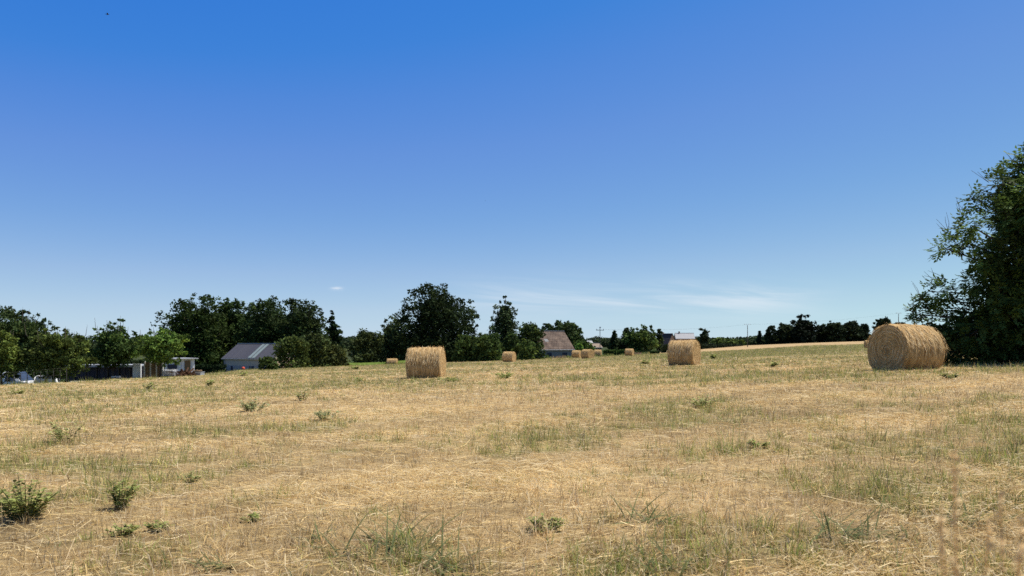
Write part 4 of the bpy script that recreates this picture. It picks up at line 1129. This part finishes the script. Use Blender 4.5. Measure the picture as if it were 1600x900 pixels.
M_CARWHITE = noise_mat('white_car_paint', (.70, .71, .72), (.76, .77, .78), 1.5, .3, .5)
M_CARGLASS = noise_mat('car_glass', (.03, .04, .06), (.06, .075, .1), 1.5, .08, .6)
M_LAMP = noise_mat('lamp_glass', (.5, .5, .5), (.7, .7, .7), 4, .2, .5)
M_REDLAMP = noise_mat('red_lamp', (.4, .02, .02), (.5, .04, .03), 4, .3, .5)
def car(name, px, Y, rz, label, L, W, prof, glass, wheels, H):
    x = U(px) * Y; z = gz(x, Y)
    root = empty(name, (x, Y, z), rz, label, 'van' if 'van' in name else 'car')
    h = W / 2
    # body: side outline with tumblehome toward the roof
    def ring(y, k): return [(a, y * (1 - k * max(0, b - .9) * .35), b) for a, b in prof]
    mb = MB(); n = len(prof)
    vs = ring(-h, 1) + ring(h, 1)
    mb.add(vs, [tuple(range(n))[::-1], tuple(range(n, 2 * n))] + [(i, (i + 1) % n, n + (i + 1) % n, n + i) for i in range(n)])
    mb.build('body', M_CARWHITE, root, bevel=.035)
    for nm, pts in glass:
        for sg in ((-1, 1) if nm == 'side_window' else (0,)):
            g = MB()
            if sg:
                q = [(a, sg * (h * (1 - max(0, b - .9) * .35) + .006), b) for a, b in pts]
                q2 = [(a, c - sg * .03, b) for a, c, b in q]
            else:
                (a0, b0), (a1, b1), off = pts
                yb, yt = h * .84, h * .72
                q = [(a0 + off, -yb, b0 + .015), (a0 + off, yb, b0 + .015), (a1 + off, yt, b1 + .015), (a1 + off, -yt, b1 + .015)]
                q2 = [(a - off * 2, c, b - .05) for a, c, b in q]
            g.add(q + q2, [(0, 1, 2, 3), (7, 6, 5, 4), (0, 4, 5, 1), (1, 5, 6, 2), (2, 6, 7, 3), (3, 7, 4, 0)])
            g.build(nm, M_CARGLASS, root)
    for wx in wheels:
        for sg in (-1, 1):
            t = MB(); nn = 18; r = .32
            for (rr, y) in ((r, 0), (r, .18)): pass
            c = [(wx + r * math.cos(2 * PI * k / nn), .32 + r * math.sin(2 * PI * k / nn)) for k in range(nn)]
            ya, yb = (sg * (h + .01), sg * (h - .19))
            t.prism(c, 1, min(ya, yb), max(ya, yb)); wl = t.build('wheel', M_DARK, root, bevel=.02)
            c = [(wx + r * .6 * math.cos(2 * PI * k / nn), .32 + r * .6 * math.sin(2 * PI * k / nn)) for k in range(nn)]
            MB().prism(c, 1, min(ya, ya + sg * .015), max(ya, ya + sg * .015)).build('rim', M_METAL, wl)
    xf = max(a for a, b in prof); xr = min(a for a, b in prof)
    for sg in (-1, 1):
        MB().box(xf - .06, xf + .012, sg * h * .75 - .16, sg * h * .75 + .16, .62, .78).build('headlight', M_LAMP, root)
        MB().box(xr - .012, xr + .05, sg * h * .82 - .09, sg * h * .82 + .09, .7, 1.0).build('tail_light', M_REDLAMP, root)
    MB().box(xf - .03, xf + .03, -h * .9, h * .9, .3, .45).build('bumper', M_DARK, root, bevel=.015)
car('parked_van', 10, 55.5, 0.05, 'white van parked behind the wire fence at the far left', 4.6, 1.85,
    [(-2.3, .3), (2.3, .3), (2.35, .75), (2.2, 1.05), (1.55, 1.2), (.95, 1.88), (-2.2, 1.9), (-2.3, 1.2)],
    [('side_window', [(.35, 1.2), (1.2, 1.2), (.85, 1.7), (.35, 1.7)]), ('windscreen', ((1.55, 1.2), (.95, 1.88), .02))], (-1.45, 1.45), 1.9)
car('parked_car', 72, 55.5, math.radians(-62), 'white hatchback parked nose out beneath the olive fruit tree', 3.9, 1.68,
    [(-1.9, .3), (1.9, .3), (1.95, .65), (1.75, .88), (.95, .98), (.25, 1.46), (-1.35, 1.48), (-1.85, 1.0)],
    [('side_window', [(-1.3, 1.0), (.75, 1.0), (.2, 1.38), (-1.1, 1.4)]), ('windscreen', ((.95, .98), (.25, 1.46), .02))], (-1.2, 1.25), 1.48)

# ------------------------------------------------------------------ weeds in the field (things)
def weed_meshes(seed, H, W, nst, leaf, col, grassy=False):
    rg = np.random.default_rng(seed); mb = MB(); C, Dr = [], []
    for k in range(nst):
        a = rg.random() * 2 * PI; r = W * .58 * rg.random() ** .42; b = (r * .25 * math.cos(a), r * .25 * math.sin(a), -.02)
        h = H * (.5 + .6 * rg.random()) * (1 - .35 * r / (W * .5 + 1e-6))
        t = (r * math.cos(a), r * math.sin(a), h); m = ((b[0] + t[0]) * .5 * .8, (b[1] + t[1]) * .5 * .8, h * .5)
        mb.tube([b, m, t], [.0035, .0028, .0015], 4)
        nl = int(12 + 12 * rg.random())
        for j in range(nl):
            s = .15 + .85 * (j + rg.random()) / nl
            p = np.array(b) * (1 - s) ** 2 + 2 * s * (1 - s) * np.array(m) + s * s * np.array(t)
            C.append(p); q = rg.random() * 2 * PI; Dr.append([math.cos(q), math.sin(q), .1 + .5 * rg.random()])
    C = np.array(C); Dr = np.array(Dr); Dr /= np.linalg.norm(Dr, axis=1, keepdims=True); n = len(C)
    sd = np.cross(Dr, [0, 0, 1.]); sd /= np.linalg.norm(sd, axis=1, keepdims=True); up = np.cross(sd, Dr)
    ln = leaf * (.6 + .8 * rg.random((n, 1))); w = ln * (.36 if not grassy else .09)
    v = np.stack([C, C + Dr * ln * .3 + sd * w * .85, C + Dr * ln * .7 + sd * w * .7, C + Dr * ln - up * ln * .15, C + Dr * ln * .7 - sd * w * .7, C + Dr * ln * .3 - sd * w * .85], 1).reshape(-1, 3)
    i = (np.arange(n) * 6)[:, None]
    q = np.concatenate([np.concatenate([i, i + 1, i + 2, i + 3], 1), np.concatenate([i, i + 3, i + 4, i + 5], 1)])
    c = np.array(col) * (1 + .25 * rg.standard_normal((n, 1))).clip(.4, 1.7)
    c = np.where(rg.random((n, 1)) < .14, np.array([.52, .40, .20]), c)
    return mb, np_mesh('leaves', v, q, None, np.repeat(c, 6, 0))
def weed(px, base_py, wpx, hpx, label, col=(.10, .135, .05), dens=1.0, leaf=None):
    # solve the distance along this column where the field meets that row
    Y = CAMZ * F / max(4, base_py - HZ)
    for _ in range(40):
        Y = .5 * Y + .5 * (CAMZ - gz(U(px) * Y, Y)) * F / (base_py - HZ)
    x = U(px) * Y; k = Y / F
    W, H = wpx * k, hpx * k
    nst = int(np.clip(14 * dens * (wpx / 45), 7, 40))
    root = empty('weed_plant', (x, Y, gz(x, Y)), 0, label, 'weed', 'leafy weeds scattered over the field')
    mb, me = weed_meshes(int(px + base_py), H, W, nst, leaf or max(.02, .07 * H + 3.2 * k), col)
    mb.build('stem', M_BARK_GREEN, root); link('leaves', me, M_WEED, root)
M_BARK_GREEN = noise_mat('green_stem', (.1, .12, .04), (.18, .17, .07), 8, .8, .2)
WG = (.38, .40, .17); WD = (.29, .33, .11); WB = (.33, .36, .18)
for a in [
    (40, 812, 88, 78, 'biggest bushy green weed at the left edge of the field', WD, 1.5), (188, 796, 52, 60, 'upright green weed right of the biggest bushy one', WD, 1.2),
    (103, 690, 48, 46, 'pale thin weed up the slope from the biggest bushy one', WG, .8), (394, 643, 44, 28, 'bluish dense weed, widest of the three on the slope left of the ragged bale', WB, 1.4),
    (473, 626, 20, 20, 'small weed, highest of the three on the slope left of the ragged bale', WG, 1.0), (508, 656, 44, 20, 'flat wide weed nearest the ragged bale of the three on the slope', WB, 1.2),
    (231, 609, 24, 12, 'little green weed in front of the tan fence panels', WD, 1.2), (326, 604, 18, 14, 'little weed in front of the dark clipped hedge', WD, 1.0), (27, 617, 20, 10, 'tiny weed near the wire fence', WD, 1.0),
    (190, 838, 44, 22, 'low flat dark weed below the upright one', WD, 1.3), (248, 830, 36, 20, 'low flat dark weed right of its twin', WD, 1.3), (395, 815, 32, 14, 'tiny low weed left of the foreground thistle patch', WD, 1.0),
    (790, 592, 40, 14, 'grassy green clump below the lone small bale', WD, 1.3), (1098, 637, 40, 24, 'grassy clump on the slope below the middle right bale', WG, 1.4), (851, 829, 60, 24, 'low bright green clump in the middle foreground', WD, 1.8),
    (1205, 574, 20, 13, 'dark green clump in the green strip right of the middle right bale', WD, 1.2), (1010, 570, 12, 13, 'small clump just left of the middle right bale', WD, 1.0), (1115, 561, 10, 10, 'small clump just right of the middle right bale', WD, 1.0),
    (560, 596, 14, 7, 'tiny clump left of the ragged bale', WD, 1.0), (703, 597, 34, 8, 'low green clump at the right foot of the ragged bale', WD, 1.4), (378, 588, 16, 10, 'small weed in front of the outbuilding', WD, 1.0), (555, 577, 14, 7, 'tiny clump before the round speckled bush', WD, 1.0),
    (1485, 592, 26, 12, 'bright weed at the right foot of the biggest bale', (.13, .19, .05), 1.4), (1184, 700, 34, 18, 'green clump on the pale slope in the middle right', WD, 1.2), (300, 756, 36, 20, 'sparse green clump in the left foreground', WG, .9)]:
    weed(*a[:5], col=a[5], dens=a[6])

def rosette(px, py, wpx, n, label, lpx):
    Y = 2.6
    for _ in range(40): Y = .5 * Y + .5 * (CAMZ - gz(U(px) * Y, Y)) * F / (py - HZ)
    rg = np.random.default_rng(int(px)); k = Y / F; x = U(px) * Y
    root = empty('broadleaf_weed', (x, Y, gz(x, Y)), 0, label, 'weed', 'broad-leaved weeds in the near foreground')
    P = np.zeros((n, 6, 3)); a = rg.random(n) * 2 * PI; L = lpx * k * (.5 + .6 * rg.random(n)); el = .15 + 1.0 * rg.random(n) ** 1.4
    o = rg.standard_normal((n, 2)) * wpx * k * .25
    for s in range(6):
        t = s / 5; e = el * (1 - .8 * t)
        rr = L * t * np.cos(el * .7); zz = L * (np.sin(el) * t - .35 * np.sin(el) * t * t)
        P[:, s] = np.stack([o[:, 0] + rr * np.cos(a), o[:, 1] + rr * np.sin(a), zz + .004], 1)
    side = np.stack([-np.sin(a), np.cos(a), .3 * rg.standard_normal(n)], 1)
    v, q, t, nv = strips(P, .002 + .0028 * rg.random(n), side)
    c = np.array([.15, .175, .075]) * (1 + .25 * rg.standard_normal((n, 1))).clip(.5, 1.7)
    link('leaves', np_mesh('leaves', v, q, t, np.repeat(c, nv, 0)), M_WEED, root)
    MB().ell((0, 0, 0), (.02, .02, .02), 8, 5).build('crown_base', M_BARK_GREEN, root)
rosette(610, 862, 150, 60, 'large sprawling clump of broad blades at the bottom middle', 110)
rosette(490, 842, 60, 26, 'small dark sprawling clump left of the large one', 50)
rosette(340, 888, 60, 26, 'dark clump of blades at the bottom left', 60)
rosette(1340, 840, 150, 60, 'bluish-green clump of blades left of the dry seed stems', 90)
rosette(1520, 820, 90, 40, 'green clump of blades behind the dry seed stems', 90)
rosette(1010, 815, 70, 36, 'upright green clump in the foreground right of the middle', 70)
rosette(700, 890, 90, 24, 'loose clump of long blades at the bottom edge', 120)
rosette(1040, 890, 110, 30, 'loose clump of long blades near the bottom edge right of the middle', 100)

# ------------------------------------------------------------------ dry seed stems right in front of the lens
M_SEED = noise_mat('dry_seed', (.74, .56, .30), (.86, .68, .42), 30, .85, .1)
_n = M_SEED.node_tree.nodes; _l = M_SEED.node_tree.links
_t = _n.new('ShaderNodeBsdfTranslucent'); _m = _n.new('ShaderNodeMixShader'); _m.inputs[0].default_value = .55
_l.new(_n['Color Ramp'].outputs[0], _t.inputs['Color']); _l.new(_n['Principled BSDF'].outputs[0], _m.inputs[1]); _l.new(_t.outputs[0], _m.inputs[2]); _l.new(_m.outputs[0], _n['Material Output'].inputs['Surface'])
M_HUSK = leaf_mat('dry_husk', .5, .8, .05)
def seed_stem(tip, foot, Y, bow, label, nseed=60, hook=True, frac=.55):
    rg = np.random.default_rng(int(tip[0] * 3 + tip[1]))
    T0 = np.array([U(tip[0]) * Y, Y, zpx(tip[1], Y)])
    fx = U(foot) * (Y + .05); B = np.array([fx, Y + .05, gz(fx, Y + .05)])
    root = empty('dry_seed_stem', B, 0, label, 'dry weed', 'dry seed stems in front of the lens')
    pts = []
    for k in range(12):
        t = k / 11; p = B * (1 - t) + T0 * t; p = p + np.array([bow * math.sin(PI * t), 0, 0]); pts.append(p - B)
    if hook: pts.append(pts[-1] + np.array([.012, 0, .006])); pts.append(pts[-1] + np.array([.016, 0, 0]))
    MB().tube([tuple(p) for p in pts], list(np.linspace(.0014, .0006, len(pts))), 5).build('stalk', M_SEED, root)
    C = []
    for k in range(int(nseed * 1.5)):
        t = 1 - frac * (k / (nseed * 1.5)) ** 1.1; q = t * 11; i = min(int(q), 10); p = pts[i] * (1 - (q - i)) + pts[i + 1] * (q - i)
        a = rg.random() * 2 * PI; cl = .3 + abs(math.sin(k * .33))
        C.append(p + np.array([math.cos(a), math.sin(a), .4]) * (.0006 + .0036 * rg.random() * cl))
    v, tr = leaf_cards(np.array(C), .0072, rg, asp=.6)
    c = np.array([.70, .54, .29]) * (1 + .15 * rg.standard_normal((len(C), 1))).clip(.6, 1.2)
    link('seed_head', np_mesh('seed_head', v, None, tr, np.repeat(c, 4, 0)), M_HUSK, root)
seed_stem((1490, 706), 1522, .60, .0, 'tallest blurred dry seed stem with a hooked tip at the lower right', 80)
seed_stem((1470, 792), 1425, .60, .012, 'blurred dry seed stem leaning right, left of the tallest one', 80, False, .75)
seed_stem((1470, 812), 1520, .66, .01, 'short blurred dry stem leaning left below the tallest one', 40, False, .4)
seed_stem((1545, 812), 1478, .60, .0, 'blurred dry seed stem leaning right, right of the tallest one', 76, True, .7)
seed_stem((1563, 772), 1580, .64, .004, 'thin pale dry seed stem near the right edge', 50, True, .6)
seed_stem((1597, 806), 1535, .56, .0, 'thick dry seed stem leaning into the right edge', 80, False, .8)
seed_stem((1592, 866), 1560, .54, .0, 'lowest dry seed stem in the bottom right corner', 60, True, .8)

# ------------------------------------------------------------------ birds
def bird(px, py, Y, span, label):
    root = empty('bird', (U(px) * Y, Y, zpx(py, Y)), .5, label, 'bird')
    mb = MB(); m = noise_mat('dark_plumage', (.012, .012, .016), (.03, .028, .03), 9, .7, .2)
    s = span
    mb.ell((0, 0, 0), (.30 * s, .09 * s, .085 * s), 12, 8)
    mb.ell((.29 * s, 0, .035 * s), (.085 * s, .07 * s, .07 * s), 10, 6)
    mb.add([(.36 * s, .02 * s, .04 * s), (.36 * s, -.02 * s, .04 * s), (.36 * s, 0, .06 * s), (.44 * s, 0, .03 * s)], [(0, 1, 3), (1, 2, 3), (2, 0, 3), (0, 2, 1)])
    mb.add([(-.22 * s, .05 * s, .01 * s), (-.22 * s, -.05 * s, .01 * s), (-.5 * s, -.11 * s, 0), (-.5 * s, .11 * s, 0), (-.22 * s, .05 * s, .03 * s), (-.22 * s, -.05 * s, .03 * s), (-.5 * s, -.11 * s, .01 * s), (-.5 * s, .11 * s, .01 * s)],
           [(0, 1, 2, 3), (7, 6, 5, 4), (0, 4, 5, 1), (1, 5, 6, 2), (2, 6, 7, 3), (3, 7, 4, 0)])
    for sg in (-1, 1):
        w = [(.14, .06, .04), (-.14, .06, .03), (-.18, .34, .16), (-.10, .62, .12), (.02, .62, .13), (.10, .34, .18)]
        up = [(a * s, sg * b * s, c * s) for a, b, c in w]; lo = [(a * s, sg * b * s, c * s - .02 * s) for a, b, c in w]
        mb.add(up + lo, [(0, 1, 2, 5), (5, 2, 3, 4), (11, 8, 7, 6), (10, 9, 8, 11)] + [(i, (i + 1) % 6, 6 + (i + 1) % 6, 6 + i) for i in range(6)])
    mb.build('body', m, root)
bird(168, 22.5, 42, .24, 'small black bird flying high in the upper left sky')
bird(758, 314, 150, .20, 'tiny dark bird speck in the middle of the sky')

# ------------------------------------------------------------------ sun, sky, camera
SUN_AZ, SUN_EL = 72.0, 63.0
sd = Vector((math.sin(math.radians(SUN_AZ)) * math.cos(math.radians(SUN_EL)), math.cos(math.radians(SUN_AZ)) * math.cos(math.radians(SUN_EL)), math.sin(math.radians(SUN_EL))))
sl = bpy.data.lights.new('sun', 'SUN'); sl.energy = 5.0; sl.angle = math.radians(.53); sl.color = (1.0, .95, .87)
so = bpy.data.objects.new('sun', sl); COL.objects.link(so); so.rotation_euler = sd.to_track_quat('Z', 'Y').to_euler()

w = bpy.data.worlds.new('World'); S.world = w; w.use_nodes = True
n = w.node_tree.nodes; l = w.node_tree.links
bg = n['Background']; bg.inputs['Strength'].default_value = .084
sky = n.new('ShaderNodeTexSky'); sky.sky_type = 'NISHITA'; sky.sun_disc = False
sky.sun_elevation = math.radians(SUN_EL); sky.sun_rotation = math.radians(SUN_AZ)
sky.altitude = 100; sky.air_density = 1.0; sky.dust_density = 0.0; sky.ozone_density = 6.0
# the phone's colour rendering of a clear sky: deeper towards the top of the frame, less yellow at the horizon (per-channel curves)
sp = n.new('ShaderNodeSeparateColor'); l.new(sky.outputs[0], sp.inputs[0])
def pw(src, e, k):
    a = n.new('ShaderNodeMath'); a.operation = 'POWER'; a.inputs[1].default_value = e; l.new(src, a.inputs[0])
    b = n.new('ShaderNodeMath'); b.operation = 'MULTIPLY'; b.inputs[1].default_value = k; l.new(a.outputs[0], b.inputs[0]); return b.outputs[0]
def curve(src, pts):
    m = n.new('ShaderNodeMath'); m.operation = 'MULTIPLY'; m.inputs[1].default_value = .1; l.new(src, m.inputs[0])
    r = n.new('ShaderNodeValToRGB'); e = r.color_ramp.elements; r.color_ramp.interpolation = 'LINEAR'
    e[0].position, e[0].color = pts[0][0], (pts[0][1],) * 3 + (1,); e[1].position, e[1].color = pts[-1][0], (pts[-1][1],) * 3 + (1,)
    for p, v in pts[1:-1]:
        x = e.new(p); x.color = (v, v, v, 1)
    l.new(m.outputs[0], r.inputs[0])
    q = n.new('ShaderNodeMath'); q.operation = 'MULTIPLY'; q.inputs[1].default_value = 10; l.new(r.outputs[0], q.inputs[0]); return q.outputs[0]
hc = n.new('ShaderNodeCombineColor')
l.new(curve(sp.outputs[0], [(0, .0), (.10, .028), (.124, .048), (.14, .082), (.167, .125), (.229, .185), (.34, .315), (.5, .44), (.70, .53), (1, .62)]), hc.inputs[0])
l.new(pw(sp.outputs[1], 1.0, .945), hc.inputs[1]); l.new(pw(sp.outputs[1], .143, 5.86), hc.inputs[2])
tz = n.new('ShaderNodeTexCoord'); sz = n.new('ShaderNodeSeparateXYZ'); l.new(tz.outputs['Generated'], sz.inputs[0])
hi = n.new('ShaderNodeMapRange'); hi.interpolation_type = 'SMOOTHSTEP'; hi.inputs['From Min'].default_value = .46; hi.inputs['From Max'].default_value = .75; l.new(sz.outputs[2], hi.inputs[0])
warm_top = n.new('ShaderNodeMix'); warm_top.data_type = 'RGBA'; warm_top.blend_type = 'MULTIPLY'; warm_top.inputs['Factor'].default_value = 1; warm_top.inputs['B'].default_value = (.95, .75, .5, 1); l.new(sky.outputs[0], warm_top.inputs['A'])  # warm tint added to the unseen upper sky, for less blue ambient light
hm = n.new('ShaderNodeMix'); hm.data_type = 'RGBA'; l.new(hi.outputs[0], hm.inputs['Factor']); l.new(hc.outputs[0], hm.inputs['A']); l.new(warm_top.outputs['Result'], hm.inputs['B'])
# thin cirrus low over the horizon, placed by compass bearing and height
tc = n.new('ShaderNodeTexCoord'); sx = n.new('ShaderNodeSeparateXYZ'); l.new(tc.outputs['Generated'], sx.inputs[0])
def mth(op, a, b=None, c=None):
    q = n.new('ShaderNodeMath'); q.operation = op
    for i, s in enumerate((a, b, c)):
        if s is None: continue
        if isinstance(s, (int, float)): q.inputs[i].default_value = s
        else: l.new(s, q.inputs[i])
    return q.outputs[0]
uu = mth('DIVIDE', sx.outputs[0], mth('MAXIMUM', sx.outputs[1], .05)); vv = mth('DIVIDE', sx.outputs[2], mth('MAXIMUM', sx.outputs[1], .05))
def gauss(s, c, wd): return mth('EXPONENT', mth('MULTIPLY', mth('POWER', mth('DIVIDE', mth('SUBTRACT', s, c), wd), 2.0), -1.0))
def smooth01(s, a, b):
    q = n.new('ShaderNodeMapRange'); q.interpolation_type = 'SMOOTHSTEP'; q.inputs['From Min'].default_value = a; q.inputs['From Max'].default_value = b; l.new(s, q.inputs[0]); return q.outputs[0]
cb = n.new('ShaderNodeCombineXYZ'); l.new(mth('MULTIPLY', uu, 4.0), cb.inputs[0]); l.new(mth('ADD', mth('MULTIPLY', vv, 44.0), mth('MULTIPLY', uu, 3.0)), cb.inputs[1])
nz = n.new('ShaderNodeTexNoise'); nz.inputs['Scale'].default_value = 1; nz.inputs['Detail'].default_value = 7; nz.inputs['Roughness'].default_value = .6; nz.inputs['Distortion'].default_value = .6
l.new(cb.outputs[0], nz.inputs['Vector'])
ci = mth('MULTIPLY', smooth01(nz.outputs['Fac'], .36, .74), mth('MULTIPLY', gauss(vv, .058, .022), mth('MULTIPLY', smooth01(uu, -.2, .05), mth('SUBTRACT', 1.0, smooth01(uu, .3, .48)))))
ci = mth('MULTIPLY', ci, .42)
c2 = n.new('ShaderNodeCombineXYZ'); l.new(mth('MULTIPLY', uu, 90.0), c2.inputs[0]); l.new(mth('MULTIPLY', vv, 260.0), c2.inputs[1])
n2 = n.new('ShaderNodeTexNoise'); n2.inputs['Detail'].default_value = 5; n2.inputs['Scale'].default_value = 1; l.new(c2.outputs[0], n2.inputs['Vector'])
puff = mth('MULTIPLY', mth('MULTIPLY', gauss(uu, U(526), .0070), gauss(vv, .0727, .0022)), smooth01(n2.outputs['Fac'], .25, .6))
cm = mth('ADD', ci, mth('MULTIPLY', puff, .6))
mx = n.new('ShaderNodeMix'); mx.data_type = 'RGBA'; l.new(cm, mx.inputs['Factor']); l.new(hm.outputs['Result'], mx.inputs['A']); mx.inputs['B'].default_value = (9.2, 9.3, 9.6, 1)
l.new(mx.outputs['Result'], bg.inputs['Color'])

cam = bpy.data.cameras.new('camera'); co = bpy.data.objects.new('camera', cam); COL.objects.link(co)
co.location = (0, 0, CAMZ); co.rotation_euler = (math.radians(90), 0, 0)
cam.lens = 26; cam.sensor_width = 36; cam.sensor_fit = 'HORIZONTAL'
cam.shift_y = (HZ - 450) / 1600.0
cam.clip_start = .05; cam.clip_end = 20000
cam.dof.use_dof = True; cam.dof.focus_distance = 6.5; cam.dof.aperture_fstop = 5.6
S.camera = co
S.view_settings.view_transform = 'Standard'; S.view_settings.look = 'None'; S.view_settings.gamma = 1; S.view_settings.exposure = .30
S.cycles.max_bounces = 6; S.cycles.transparent_max_bounces = 4; S.cycles.caustics_reflective = False; S.cycles.caustics_refractive = False
S.cycles.use_denoising = False
